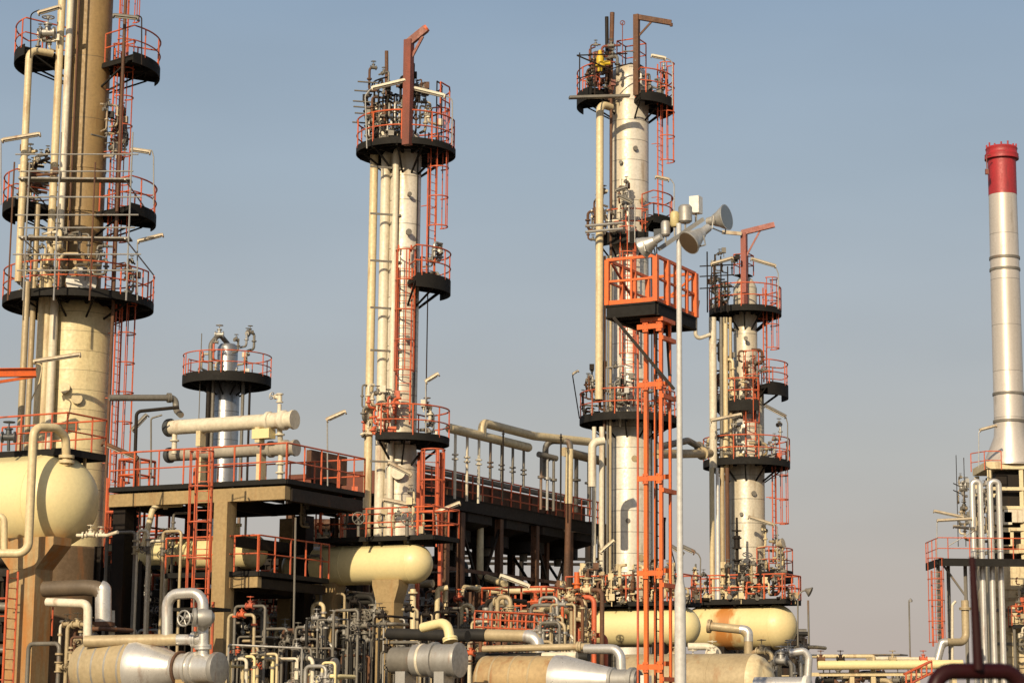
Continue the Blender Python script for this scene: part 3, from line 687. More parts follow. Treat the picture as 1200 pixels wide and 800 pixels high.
lamp('tubular lamp with a sloping head on the second deck of the white column', [(744, 284), (744, 240), (738, 235)], [(725, 230), (740, 237)], 91.80, mat=GREYP)
lamp('lamp on a leaning thin pole at the edge of the white column lower deck', [(679, 490), (671, 440), (672, 437)], [(672, 438), (677, 435)], 94.60, r=.07, pmat=DARK)
lamp('tubular lamp standing clear of the white column beside the dark trestle', [(703, 640), (700, 628), (704, 646)], [(704, 647), (719, 634)], 91.10, pmat=GREYP)

# ------------------------------------------------------------------ short pale column with four platforms
C = W(874, 450, 101.80); s = S(C); C4 = Vector((C.x, C.y, 0))
T = thing('distillation_column', 'shortest pale column with four stepped decks and a red T davit', 'column', C4)
def zz(py): return zat(C4, py)
def rr(px): return px/s
column_shell(T, C4, [(324, 3), (327, 8), (332, 11.5), (338, 13.8), (440, 13.8), (452, 18), (462, 21), (900, 21)], CLAD2)
ring_platform(T, C4, zz(366), rr(14), rr(42), 0, 360, gap=(-5, 20), fascia=.2)
ring_platform(T, C4, zz(455), rr(18), rr(49), -65, 25, fascia=.5)
ring_platform(T, C4, zz(476), rr(20), rr(40), 185, 285, fascia=.4)
ring_platform(T, C4, zz(543), rr(21), rr(50), 0, 360, gap=(-8, 14), fascia=.24)
ring_platform(T, C4, zz(672), rr(21), rr(52), -70, 30, fascia=.4)
for px, y, r_ in ((872, 400, .06), (880, 580, .07), (868, 604, .05), (884, 520, .08), (882, 490, .07)):
    q = W(px, y, 101.8); d_ = Vector((q.x-C4.x, -.7, 0)).normalized(); MB().lathe(Vector((C4.x, C4.y, q.z))+d_*.4, d_, [(0, r_), (.45, r_), (.451, r_*1.7), (.52, r_*1.7)], 14).build('nozzle', GREYP if r_ < .1 else TANIN, T)
n_ = rect_platform(T, Vector((C4.x+.1, C4.y-.4, zz(322))), .7, .7, sides='FRBL', beams=False, h=.95); n_.name = 'top_landing'
d = MB(); p = W(872.5, 350, 101.00); top = Vector((p.x, p.y, zat(p, 273))); d.beam(Vector((p.x, p.y, zat(p, 362))), top, .24, .26)
d.beam(top+Vector((-.12, 0, 0)), top+Vector((1.4, -.2, .36)), .2, .24); d.beam(Vector((p.x+.1, p.y, zat(p, 300))), top+Vector((.75, -.1, .12)), .08, .08)
d.build('davit', M('faded red davit paint', (.34, .095, .07), .55, 0, (.2, .07, .05), .7, 2, rust=.2), T)
MB().beam(W(846, 272, 100.80), W(869, 274, 100.80), .12, .16).build('davit_tail', LAMPC, T)
for px, y0, rp, m_, Y in ((836, 372, 4.5, PALE, 100.40), (846, 372, 2.2, GREYP, 100.60), (851, 372, 3, CRPIPE, 100.60), (857, 372, 2, TANIN, 100.70),
                          (834, 548, 3, CRPIPE, 100.20), (840.5, 548, 1.8, WHITE, 100.20), (846, 548, 3, TANIN, 100.40), (852, 548, 2.6, RUSTY, 100.40)):
    riser(T, px, 540, Y, y0, 548 if y0 == 372 else 900, rp, m_)
MB().pipe([W(832, 392, 100.20), W(815, 398, 100.00), W(815, 372, 100.00), W(818, 352, 100.00)], .09, .2, 10).build('loop_pipe', PALE, T)
ladder(T, pol(C4, rr(24), -84, zz(540)), zz(420), (.1, -1, 0), c0=1.6)
ladder(T, pol(C4, rr(24), -25, zz(450)), zz(340), (.9, -.4, 0), c0=1.6)
ladder(T, pol(C4, rr(32), -18, zz(660)), zz(542), (.9, -.4, 0), c0=1.8)
pipework(T, C4, rr(40), zz(474), 180, 290, 22, 41, (GREYP, CRPIPE, STEEL, RUSTY), 1.9, .055)
pipework(T, C4, rr(42), zz(364), 150, 260, 18, 42, (DARK, GREYP, RUSTY, STEEL), 2.1, .05)
pipework(T, C4, rr(46), zz(541), 175, 270, 16, 43, (GREYP, STEEL, CRPIPE), 1.2, .055)
pipework(T, C4, rr(46), zz(541), 270, 350, 8, 44, (TANIN, STEEL, RAIL), 1.1, .05)
pipework(T, C4, rr(46), zz(670), -80, -5, 10, 45, (CRPIPE, TANIN), 1.1, .055)
m = MB()
for px, y in ((829, 295), (838, 298), (845, 300), (853, 312)): a = W(px, 360, 99.80); m.cyl(Vector((a.x, a.y, zat(a, 366))), Vector((a.x, a.y, zat(a, y))), .035, 6)
for y in (310, 322, 336): m.cyl(W(820, y+2, 99.80), W(860, y, 100.20), .03, 6)
m.build('scaffold_pole', DARK, T)
MB().pipe([W(778, 655, 100.10), W(778, 612, 100.10), W(779, 606, 100.10)], .07, .1).build('vent_pipe', DARK, T)
m = MB(); a = W(864, 690, 99.20); m.tube([Vector((a.x, a.y, 0)), Vector((a.x, a.y, zat(a, 645))), Vector((a.x, a.y, zat(a, 606)))], [.10, .08, .05], 10); m.valve(Vector((a.x, a.y, zat(a, 636))), UPV, .12); m.valve(Vector((a.x, a.y, zat(a, 662))), UPV, .12, XV); m.build('standpipe', DARK, T)
lamp('tubular lamp on a hooked pole at the top deck of the shortest column', [(912, 362), (912, 320), (909, 313), (905, 312)], [(881, 304), (908, 312)], 100.40, mat=LAMPC)
lamp('tubular lamp above the crowded scaffold poles of the shortest column', [(834, 362), (834, 312), (836, 309)], [(834, 310), (858, 303)], 99.80, mat=LAMPC, pmat=DARK)
lamp('tubular lamp high over the third deck of the shortest column', [(923, 540), (923, 496), (921, 489)], [(897, 476), (920, 488)], 99.80, mat=GREYP, pmat=GREYP)
lamp('tubular lamp low on the shortest column, over its bottom deck', [(911, 668), (911, 618), (909, 614)], [(878, 606), (906, 615)], 99.80, mat=LAMPC)
lamp('pale tubular lamp crossing the riser pipes of the shortest column', [(832, 500), (834, 492)], [(834, 493), (868, 486)], 99.40, mat=LAMPC)
lamp('tubular lamp between the orange tower and the shortest column, on a bent pole', [(820, 702), (821, 654), (818, 648), (812, 646)], [(800, 641), (813, 647)], 86, mat=GREYP, pmat=GREYP)
lamp('dark tubular lamp between the floodlight mast and the shortest column', [(792, 702), (791, 660), (786, 641)], [(786, 640), (800, 649)], 88, mat=GREYP, pmat=DARK)
t = thing('alarm_horn', 'cream alarm horn on a short post over the bottom deck of the shortest column', 'horn', W(915, 668, 99.30))
MB().cyl(W(915, 668, 99.30), W(915, 640, 99.30), .04, 8).build('post', GREYP, t)
MB().lathe(W(910, 638, 99.30), Vector((1, -.6, .25)), [(0, .09), (.1, .11), (.25, .2), (.34, .23)], 18).build('horn', LAMPC, t)

pipe('link_pipe', 'upper of two grey pipes linking the white and the shortest columns', [W(770, 524, 93), W(806, 516, 98), W(828, 528, 99.30)], .15, GREYP, fl=[(1, .6)])
pipe('link_pipe', 'lower thicker pale pipe linking the white and the shortest columns', [W(770, 532, 93), W(832, 531, 99.30)], .19, TANIN, n=16, fl=[(0, .85)])
# ------------------------------------------------------------------ small silver column behind the exchangers
C = W(265, 470, 108); s = S(C); C5 = Vector((C.x, C.y, 0))
T = thing('stripper_column', 'small silver column with one round railed deck behind the paired exchangers', 'column', C5)
def zz(py): return zat(C5, py)
def rr(px): return px/s
SILV5 = M('grey aluminium jacket', (.42, .43, .44), .33, .7, (.30, .30, .30), .6, 1.2, rust=0, seam=1.4, seamw=.04)
column_shell(T, C5, [(402, 3), (403.5, 9), (408, 12), (440, 12), (452, 15.5), (900, 15.5)], SILV5)
ring_platform(T, C5, zz(444), rr(13), rr(51.5), 0, 360, gap=(160, 178), fascia=.38)
p_ = W(265, 405, 108); MB().pipe([W(247, 444, 107), W(247, 403, 107), W(257, 391, 107.4), W(267, 403, 108)], .12, .35, 12).build('overhead_pipe', GREYP, T)
m = MB(); m.valve(W(257, 392, 107.3), XV, .1); m.build('valve', STEEL, T)
for px, rp, m_ in ((244, 3, DARK), (249, 2.2, GREYP), (284, 2, GREYP), (292, 1.4, DARK)): riser(T, px, 480, 107, 446, 900, rp, m_)
pipework(T, C5, rr(36), zz(442), 150, 350, 12, 51, (RAIL, STEEL, LAMPC, GREYP), 1.4, .06)
m = MB(); a = W(232, 520, 107); m.cyl(Vector((a.x, a.y, zz(600))), Vector((a.x, a.y, zz(395))), .025, 6); m.build('conduit', GREYP, T)

# ------------------------------------------------------------------ fired heater and its stack
Cs = W(1180, 400, 122); s = S(Cs); C6 = Vector((Cs.x, Cs.y, 0))
def zz(py): return zat(C6, py)
def rr(px): return px/s
T = thing('chimney_stack', 'tall silver stack with a red tip rising from the cream fired heater', 'chimney', Vector((C6.x, C6.y, zz(545))))
sh = column_shell(T, C6, [(186, 16.2), (228, 16.2), (320, 16.9), (500, 17.6), (512, 18.5), (538, 29), (546, 31)], STACK, 'stack_shell')
def rl(px, y): return px/S(Vector((C6.x, C6.y, zz(y))))
MB().lathe(C6, UPV, [(zz(229), rl(16.4, 228)), (zz(187), rl(16.35, 186)), (zz(186), rl(19.2, 186)), (zz(182), rl(19.6, 182)), (zz(180), rl(18, 180)), (zz(177), rl(18, 177)), (zz(175), rl(18.6, 175)), (zz(173), rl(17, 173)), (zz(173), rl(14.5, 173)), (zz(178), rl(14, 173))], 48).build('red_tip', REDTOP, T)
for y, k in ((303, 17.9), (316.5, 17.9), (462, 18.4), (494, 18.6), (186, 20)):
    MB().arcdeck(C6, zz(y)-.07, zz(y)+.07, rr(15), rr(k), 0, 360, 48).build('stiffener_ring', REDTOP if y == 186 else GREYP, T)
m = MB()
for k in range(14): a = pol(C6, rr(17.5), k*360/14, zz(172)); m.cyl(a-UPV*.2, a+UPV*(.02+.06*(k % 3)), .05, 6)
m.build('bolt_lug', REDTOP, T)
m = MB(); a = W(1156, 182, 121); m.pipe([a+XV*.25, a, a-UPV*.75], .03, .1, 6); m.box(a-UPV*.95, .09, .09, .15); m.build('obstruction_lamp', DAVIT, T)
# heater box
T = thing('fired_heater', 'cream fired heater box with looped silver pipes under the tall stack', 'heater', C6)
z0, z1 = 0, zz(660); hx = rr(34)
cB = Vector((C6.x+.35, C6.y+.6, 0))
MB().box(cB+UPV*(z1/2), 1.9, 1.7, z1/2).build('radiant_box', FCREAM, T)
m = MB(); zc = zz(556); m.box(cB+UPV*((z1+zc)/2), 1.35, 1.3, (zc-z1)/2); m.build('convection_box', DARK, T)
m = MB()
for y in (548, 553): pass
m.box(cB+UPV*(zz(550)+.1), 1.95, 1.8, .2); m.build('roof_slab', FCREAM, T)
m = MB()
for (sx, sy) in ((-1, -1), (1, -1), (-1, 1), (1, 1), (0, -1)): m.beam(cB+Vector((sx*1.75, sy*1.65, z1)), cB+Vector((sx*1.75, sy*1.65, zz(553))), .22, .22)
for y in (575, 597, 622, 648): m.beam(cB+Vector((-1.9, -1.78, zz(y))), cB+Vector((1.9, -1.78, zz(y))), .1, .18); m.beam(cB+Vector((-1.85, -1.7, zz(y))), cB+Vector((-1.85, 1.7, zz(y))), .1, .18)
m.build('box_frame', FCREAM, T)
R = random.Random(3)
for k in range(7):
    y = R.uniform(590, 655); x = R.uniform(-1.2, 1.5); m = MB(); m.box(cB+Vector((x, -1.62, zz(y))), R.uniform(.25, .5), .3, R.uniform(.2, .5)); m.build('access_panel', FCREAM if k % 2 else PALE, T)
for k in range(9):
    y = 690+k*13; m = MB(); m.beam(cB+Vector((-1.95, -1.76, zz(y))), cB+Vector((1.95, -1.76, zz(y))), .1, .16)
    for j in range(4): m.cyl(cB+Vector((-1.2+j*.8, -1.75, zz(y+6))), cB+Vector((-1.2+j*.8, -2.0-.1*(j % 2), zz(y+6))), .13, 10)
    m.build('burner_tier', (FCREAM, TANIN, GREYP)[k % 3], T)
for k, (y, x0_, x1_) in enumerate(((735, -1.0, 2.6), (640, .3, 2.6), (592, .6, 2.4))):
    zq = zz(y); d = MB(); d.box(cB+Vector(((x0_+x1_)/2, -2.4, zq)), (x1_-x0_)/2, .55, .05); d.box(cB+Vector(((x0_+x1_)/2, -2.96, zq-.04)), (x1_-x0_)/2, .03, .1); o = d.build('heater_platform', DECK, T)
    m = MB(); rail_poly(m, [cB+Vector((x0_, -1.95, zq)), cB+Vector((x0_, -2.93, zq)), cB+Vector((x1_, -2.93, zq))], 1.05, .8); m.build('railing', RAIL, o)
m = MB()
for x in (-.9, 2.4): m.cyl(cB+Vector((x, -2.8, 0)), cB+Vector((x, -2.8, zz(592) if x > 0 else zz(735))), .09, 8)
m.build('platform_post', GREYP, T)
pipework(T, Vector((C6.x-2.2, C6.y-1.8, 0)), 1.2, zz(640), 100, 300, 16, 161, (LAMPC, GREYP, PALE, STEEL), 3.4, .06)
pipework(T, Vector((C6.x+.9, C6.y-1.9, 0)), 1.0, zz(690), 180, 360, 14, 162, (PALE, GREYP, TANIN, RAIL), 3.5, .06)
for y, x_, h in ((583, -2.6, .2), (600, -2.2, .14), (620, -2.5, .2), (636, -2.1, .14)):
    MB().beam(cB+Vector((x_, -1.5, zz(y))), cB+Vector((-1.3, -1.5, zz(y)+.03)), .16, h).build('outrigger', FCREAM if h > .15 else GREYP, T)
# looped coil pipes
for (xa, xb, rp) in ((1142.5, 1152, 3.6), (1163.5, 1174, 3.6), (1152, 1163.5, 2.6)):
    if rp < 3: continue
    P = [W(xa, 900, 118.6)]; a = W(xa, 700, 118.6); b_ = W(xb, 700, 118.6); r = rp/S(a)
    MB().pipe([Vector((a.x, a.y, .0)), Vector((a.x, a.y, zat(a, 564))), Vector((b_.x, b_.y, zat(b_, 564))), Vector((b_.x, b_.y, .0))], r, .21, 16).build('coil_pipe', SILVER, T)
# catwalk
zc = zz(664)
F_ = W(1124, 661, 116.5)
wd = MB(); dk_ = MB()
xl, xr, yf, yb = W(1092, 662, 119.2).x, W(1215, 662, 117).x, 117.4, 120.6
dk_.box(Vector(((xl+xr)/2, yf+.6, zc)), (xr-xl)/2, .75, .05); dk_.box(Vector(((xl+xr)/2, yf-.14, zc-.12)), (xr-xl)/2, .04, .2)
dk_.box(Vector((xl+.9, (yf+yb)/2+.4, zc)), .9, (yb-yf)/2, .045); dk_.box(Vector((xl+.02, (yf+yb)/2+.3, zc-.12)), .04, (yb-yf)/2, .2)
pl = dk_.build('catwalk', DECK, T)
m = MB(); rail_poly(m, [Vector((xr, yf-.12, zc+.05)), Vector((xl, yf-.12, zc+.05)), Vector((xl, yb+.2, zc+.05))], 1.12); m.build('railing', RAIL, pl)
m = MB()
for x, y in ((1100, 118.2), (1112, 120), (1132, 118.2)): a = W(x, 700, y); m.beam(base(a), Vector((a.x, a.y, zc-.06)), .16, .16)
m.beam(W(1133, 700, 118.2), Vector((W(1104, 672, 118.2).x, 118.2, zc-.1)), .1, .1)
m.build('catwalk_leg', GREYP, T)
a = W(1099, 750, 117.8)
ladder(T, Vector((a.x, a.y, zat(a, 757))), zat(a, 668), (-.3, -1, 0), c0=.2, rc=.42, wid=.5, r=.055, cmat=RAIL)
m = MB(); rail_poly(m, [Vector((W(1140, 555, 120).x, 120.4, zz(557))), Vector((W(1153, 555, 120).x, 119.2, zz(557))), Vector((W(1170, 555, 120).x, 119.2, zz(557)))], 1.0); m.build('stack_railing', RAIL, T)
pipework(T, Vector((C6.x-1.5, C6.y-1.4, 0)), 1.1, zz(615), 120, 280, 14, 61, (LAMPC, GREYP, STEEL), 2.4, .05)
pipework(T, Vector((C6.x+.6, C6.y-2.2, 0)), 1.0, zz(790), 0, 360, 24, 62, (PALE, GREYP, TANIN, RAIL), 5.0, .06)
m = MB()
for px, y in ((1122, 533), (1131, 536)): a = W(px, 600, 120); m.cyl(Vector((a.x, a.y, zat(a, 640))), Vector((a.x, a.y, zat(a, y))), .022, 6)
for k, y in enumerate((566, 574)): m.cyl(W(1117, y, 120), W(1130, y+6, 120), .03, 6)
m.build('lightning_rod', DARK, T)
lamp('tubular lamp at the foot of the tall stack, above the red top rails', [(1147, 548), (1147, 506), (1150, 503)], [(1149, 504), (1167, 499)], 119, mat=LAMPC)
lamp('upper of the two long lamps over the heater catwalk', [(1136, 640), (1136, 606), (1128, 604)], [(1095, 599), (1128, 606)], 118.2, r=.11)
lamp('lower of the two long lamps over the heater catwalk', [(1098, 655), (1098, 612), (1101, 609)], [(1099, 610), (1138, 608)], 117.6, r=.11)
lamp('stub tubular lamp against the slotted heater box', [(1110, 640), (1140, 622)], [(1118, 617), (1142, 620)], 118.4)
P = Run(1105, 772, 113); pts = [W(1096, 782, 113), W(1104, 752, 113), W(1132, 752, 114)]; a = pts[-1]; pts.append(Vector((a.x, a.y, zat(a, 703))))
o = pipe('jacketed_pipe', 'silver elbow and tan jacketed pipe rising beside the heater ladder', pts, .20, TANIN, bend=.45, fl=[(2, .8)])
MB().pipe([pts[0], pts[1], pts[1]+XV*.25], .206, .45, 14).build('elbow_jacket', SILVER, o)
o = MB().pipe([W(1116, 790, 113.5), W(1116, 708, 113.5), W(1120, 704, 113.5)], .07).build('thin_pipe', PALE); tag(o, 'thin pale pipe standing between the heater ladder and tan pipe', 'pipe')
o = MB().pipe([base(W(1067, 790, 140)), Vector((W(1067, 790, 140).x, 140, W(1067, 704, 140).z))], .05, n=8).build('lightning_mast', GREYP); tag(o, 'thin lone mast standing in open sky near the fired heater', 'mast')
MB().lathe(W(1067, 705, 140), UPV, [(0, .12), (.12, .14), (.25, .02)], 10).build('tip', STEEL, o)

# ------------------------------------------------------------------ orange access tower
F_ = W(768.5, 353, 56); la = (W(826, 366, 58.3)-F_).dot(A); la, lb = 2.55, 1.38
T = thing('access_tower', 'bright orange ladder tower with a railed black box platform on top', 'tower', base(F_))
d = MB(); c = F_+A*(la/2)+B*(lb/2)
d.box(c-UPV*.12, la/2-.05, lb/2-.05, .03, A, B)
for a, b_ in ((F_, F_+B*lb), (F_+A*la, F_+A*la+B*lb), (F_+A*.06, F_+A*(la-.06)), (F_+B*lb+A*.06, F_+B*lb+A*(la-.06))):
    for z, h, w_ in ((-.03, .05, .14), (-.18, .24, .09), (-.325, .04, .14)): d.beam(a+UPV*z, b_+UPV*z, w_, h)
for k in range(1, 5): d.beam(F_+A*(la*k/5)+B*.08-UPV*.22, F_+A*(la*k/5)+B*(lb-.08)-UPV*.22, .08, .16)
po = d.build('platform', DECK, T)
m = MB(); H = 1.2
P = [F_+B*lb, F_, F_+A*la, F_+A*la+B*lb]
for k in range(4):
    a, b_ = P[k], P[(k+1) % 4]
    for z, w_ in ((H, .075), (H*.52, .055)): m.beam(a+UPV*z, b_+UPV*z, w_, w_)
    m.beam(a+UPV*.06, b_+UPV*.06, .015, .12)
for p, w_ in ((P[1], .13), (P[0], .12), (P[2], .15), (P[3], .12), (F_+A*.72, .14), (F_+A*1.35, .14), (F_+A*2.0, .08), (F_+B*.69, .05), (F_+B*lb+A*.9, .10), (F_+B*lb+A*1.7, .10)):
    m.box(p+UPV*(H/2), w_/2, w_/2, H/2-.004, A, B)
m.beam(F_+B*(lb-.1)+A*.05+UPV*(H*.93), F_+B*lb+A*1.6+UPV*.45, .05, .05)
m.beam(F_+A*(la)+B*.1+UPV*(H*.9), F_+A*la+B*lb+UPV*.2, .05, .05)
m.build('railing', ORANGE, po)
# ladder shaft
G = W(775, 600, 56.3); G = base(G); zt = F_.z-.35; sb, sa = .42, .56
L_ = [G, G+B*sb, G+A*sa, G+A*sa+B*sb]
for k, (p, w_) in enumerate(zip(L_, (.088, .10, .065, .065))):
    MB().box(Vector((p.x, p.y, zt/2)), w_/2, w_/2, zt/2, A, B).build('leg', ORANGE, T)
for y in (382, 450, 560, 671, 781):
    z = zat(G, y); z2 = z-.3
    for a, b_, w_, h in ((L_[1]+B*.22-A*.07+UPV*z, L_[0]+DR*.08-A*.07+UPV*z, .05, .13), (L_[1]+A*sa+UPV*(z+.1), L_[2]+UPV*(z+.1), .05, .12), (L_[0]-A*.04+DR*.03+UPV*z2, L_[2]+A*.22+DR*.03+UPV*z2, .11, .11)):
        MB().beam(a, b_, w_, h).build('cross_brace', ORANGE, T)
    for p in (L_[0]-A*.1+B*.02, L_[1]-A*.1-B*.02):
        m = MB(); m.box(p+UPV*(z-.01), .075, .008, .13, B, A)
        for q in (-.045, .045):
            for e_ in (-.07, .07): m.cyl(p+B*q+UPV*(z+e_)-A*.005, p+B*q+UPV*(z+e_)-A*.03, .014, 6)
        m.build('gusset_plate', ORANGE, T)
m = MB()
for q in (.12, .46): m.cyl(G+A*q+B*.2, G+A*q+B*.2+UPV*(zt+.5), .022, 6)
z = .3
while z < zt: m.cyl(G+A*.1+B*.2+UPV*z, G+A*.48+B*.2+UPV*z, .015, 5); z += .3
m.build('ladder', DARK, T)
k1 = W(719, 372, 56.2); k2 = W(790, 456, 56.0)
MB().beam(k1, k2, .08, .08).build('knee_brace', DARK, T)
MB().beam(F_+A*.9+B*.1-UPV*.34, G+A*sa+UPV*(zat(G, 437)), .07, .07).build('knee_brace', DARK, T)
MB().box(G+A*.25+B*.2+UPV*(zt-.07), .40, .32, .05, A, B).build('head_plate', ORANGE, T)
a = base(W(747.5, 600, 57)); o = MB().cyl(a, Vector((a.x, a.y, zat(a, 388))), .03, 8).build('standpipe', RAIL); tag(o, 'thin dull red standpipe running up beside the orange ladder tower', 'pipe')

# ------------------------------------------------------------------ floodlight mast
b_ = W(797, 700, 50); b0 = base(b_)
T = thing('light_mast', 'grey stepped steel mast carrying a cluster of floodlights', 'mast', b0)
zt = zat(b0, 262); s = S(b_)
MB().lathe(b0, UPV, [(0, .14), (zat(b0, 692), .125), (zat(b0, 676), .072), (zt, .058)], 20).build('pole', M('grey mast paint', (.56, .55, .52), .45, 0, (.44, .43, .40), .5, .7, (1, 1, .2)), T)
z = zat(b0, 277)
a, b_ = W(772, 292, 49.7), W(824, 257, 50.3)
MB().beam(a, b_, .07, .09).build('crossarm', STEEL, T)
def flood(p, aim, R, L, lens, mat, ball=None):
    aim = Vector(aim).normalized(); p = Vector(p)
    o = MB().lathe(p, aim, [(-L*.62, .03), (-L*.62, R*.34), (-L*.28, R*.36), (-L*.26, R*.45), (0, R*.62), (L*.22, R*.84), (L*.42, R*.97), (L*.44, R*1.03), (L*.47, R*1.03), (L*.47, R*.96)], 28).build('floodlight', mat, T)
    MB().lathe(p, aim, [(L*.455, R*.97), (L*.475, R*.95), (L*.49, .01)], 28).build('lens', lens, o)
    u = aim.cross(UPV).normalized(); m = MB()
    m.tube([p+u*(R*1.1)+aim*L*.1, p+u*(R*1.1)-UPV*R*.9, p-u*(R*1.1)-UPV*R*.9, p-u*(R*1.1)+aim*L*.1], .018, 6); m.build('bracket', STEEL, o)
BRUSH = M('brushed lamp spinning', (.62, .61, .57), .38, .55, (.40, .37, .32), .7, 6)
flood(W(762, 285, 49.6), (-.62, .35, -.30), .25, .50, LENSG, BRUSH)
flood(W(842, 257, 50.2), (.75, -.48, .10), .30, .46, LENSG, BRUSH)
flood(W(817, 277, 49.6), (-.66, -.42, -.60), .28, .66, LENS, BRUSH)
for px, py, r, h, m_ in ((780, 268, .11, .36, STEEL), (790.5, 257, .105, .36, M('yellowed gear box', (.55, .46, .22), .5)), (803, 251, .16, .42, STEEL)):
    p = W(px, py, 50.1); MB().lathe(p-UPV*h/2, UPV, [(0, r*.7), (.04, r), (h-.05, r), (h, r*.75)], 16).build('ballast_housing', m_, T)
    MB().cyl(p-UPV*(h/2+.24), p-UPV*h/2, .025, 6).build('stem', STEEL, T)
p = W(815.5, 240.5, 50.4); MB().box(p, .12, .12, .20, DR, A).build('control_box', WHITE, T); MB().cyl(p-UPV*.45, p-UPV*.2, .03, 6).build('stem', STEEL, T)
MB().box(W(772, 274, 50.2), .09, .09, .1, DR, A).build('ballast_box', DGREY, T)

# ------------------------------------------------------------------ concrete frame with two decks
F1 = W(336, 561, 70)
T = thing('concrete_frame', 'beige concrete frame with two railed decks under the paired exchangers', 'frame', base(F1))
lbF = (solve(F1, B, 0, 128)-F1).length; laF = (solve(F1, A, 0, 427)-F1).length
rect_platform(T, F1+UPV*.0, laF, lbF, sides='FRB', fascia=.16, h=1.15, sp=1.0)
m = MB()
m.beam(F1+A*.16+B*.06-UPV*.42, F1+A*.16+B*lbF-UPV*.42, .3, .42); m.build('front_beam', CONC, T)
m = MB()
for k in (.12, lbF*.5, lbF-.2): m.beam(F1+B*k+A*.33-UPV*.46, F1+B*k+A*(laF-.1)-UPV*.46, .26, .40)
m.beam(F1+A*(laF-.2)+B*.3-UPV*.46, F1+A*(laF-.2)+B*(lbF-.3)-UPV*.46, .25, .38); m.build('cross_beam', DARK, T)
c1 = solve(F1+A*.16, B, 0, 265)
def post(p, w_, zt, mat=CONC): return MB().box(Vector((p.x, p.y, zt/2)), w_/2, w_/2, zt/2, DR, A).build('column', mat, T)
post(c1, .52, F1.z-.64)
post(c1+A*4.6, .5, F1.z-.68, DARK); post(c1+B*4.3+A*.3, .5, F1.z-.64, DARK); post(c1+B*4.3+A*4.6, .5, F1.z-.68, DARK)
c2 = base(W(338, 700, 76.5)); post(c2, .54, F1.z-.68)
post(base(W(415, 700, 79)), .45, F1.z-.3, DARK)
F2 = W(303, 669, 70.6)
lb2 = (solve(F2, B, 0, 268)-F2).length; la2 = (solve(F2, A, 0, 385)-F2).length
p2 = rect_platform(T, F2, la2, lb2+2.5, sides='FR', fascia=.16, h=1.15, sp=.9)
MB().beam(F2+A*.14+B*.05-UPV*.33, F2+A*.14+B*(lb2+.2)-UPV*.33, .22, .34).build('front_beam', CONC, T)
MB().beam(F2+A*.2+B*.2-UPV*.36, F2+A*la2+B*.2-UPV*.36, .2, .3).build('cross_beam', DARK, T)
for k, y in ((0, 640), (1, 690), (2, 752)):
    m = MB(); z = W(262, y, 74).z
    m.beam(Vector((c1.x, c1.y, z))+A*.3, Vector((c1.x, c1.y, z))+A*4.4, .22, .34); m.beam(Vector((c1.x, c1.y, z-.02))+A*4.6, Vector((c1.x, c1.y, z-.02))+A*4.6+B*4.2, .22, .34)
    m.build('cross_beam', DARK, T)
t = thing('caged_ladder', 'red caged ladder climbing in front of the concrete frame to its top deck', 'ladder', base(W(235, 700, 68.6)))
a = W(234, 712, 68.6); ladder(t, a, W(234, 524, 68.6).z, -A+DR*.35, c0=.4, wid=.5, rc=.36, r=.04)
m = MB()
for q in (-.32, .32): p = base(a)+DR*q+A*.25; m.cyl(p, p+UPV*(a.z+.2), .05, 8)
m.build('post', RAIL, t)
o = MB().box(a-UPV*.05+A*.1, .75, .5, .05, DR, A).build('landing', DECK, t)
lamp('small tubular lamp on a pole at the outer corner of the upper concrete deck', [(384, 572), (383.5, 493), (385, 491)], [(384, 492), (404, 483)], 73.5, r=.1)
o = MB().cyl(base(W(346.5, 690, 71)), W(346.5, 606, 71), .035, 8).build('conduit', GREYP); tag(o, 'thin grey conduit upright against the lower concrete deck corner', 'conduit')

# paired exchangers on the top deck
def exch(label, xr, yr, Y, xl, r, body, zdeck, wheel=None):
    c = W(xr, yr, Y); e_ = solve(c, B, 0, xl); L = (e_-c).length
    t = thing('heat_exchanger', label, 'heat exchanger', Vector(((c.x+e_.x)/2, (c.y+e_.y)/2, zdeck)), 'paired exchangers on the concrete frame')
    MB().lathe(c, B, [(0, r), (L, r)], 28).build('shell', body, t)
    o = MB().lathe(c, B, [(-.32, .01), (-.32, r*1.28), (-.24, r*1.3), (-.23, r*1.12), (0, r*1.12), (.05, r*1.34), (.17, r*1.34), (.18, r*1.1), (.62, r*1.1), (.64, r*1.3), (.74, r*1.3), (.75, r)], 28).build('channel_head', body, t)
    MB().lathe(e_, B, [(-.1, r*1.25)]+[(x, q*1.25) for x, q in dome(0, r, 1, .8)], 24).build('bonnet', DGREY, t)
    for k in (.22, .72):
        p = c+B*(L*k); m = MB(); m.box(Vector((p.x, p.y, (p.z-r*.6+zdeck)/2)), .09, .16, (p.z-r*.6-zdeck)/2, B, A); m.build('saddle', CRPIPE, t)
    return t, c, e_
zd = F1.z
t1, ca, ea = exch('upper of the two long pale exchangers on the concrete frame', 336, 492, 72.6, 198, .25, PALE, W(336, 524, 72.6).z+.2)
t2, cb, eb = exch('lower of the two long pale exchangers, behind the red deck rails', 338, 525, 73.1, 198, .215, DULL, zd)
for c_, e__ in ((ca, ea),):
    m = MB(); p = c_+B*.3; q = cb+B*.3; m.cyl(p, q, .09, 12); m.flange((p+q)/2, UPV, .16); m.cyl(p, p+UPV*.55, .07, 10); m.valve(p+UPV*.75, UPV, .07, -DR+UPV*.3); m.build('nozzle', PALE, t1)
    m = MB(); p = e__+DR*.25; m.cyl(p, p-UPV*.9, .09, 12); m.flange(p-UPV*.45, UPV, .16); m.build('nozzle', PALE, t1)
m = MB(); p = ca+B*.9; m.box(p-UPV*.42, .34, .2, .16, B, A); m.build('saddle', CREAM, t1)
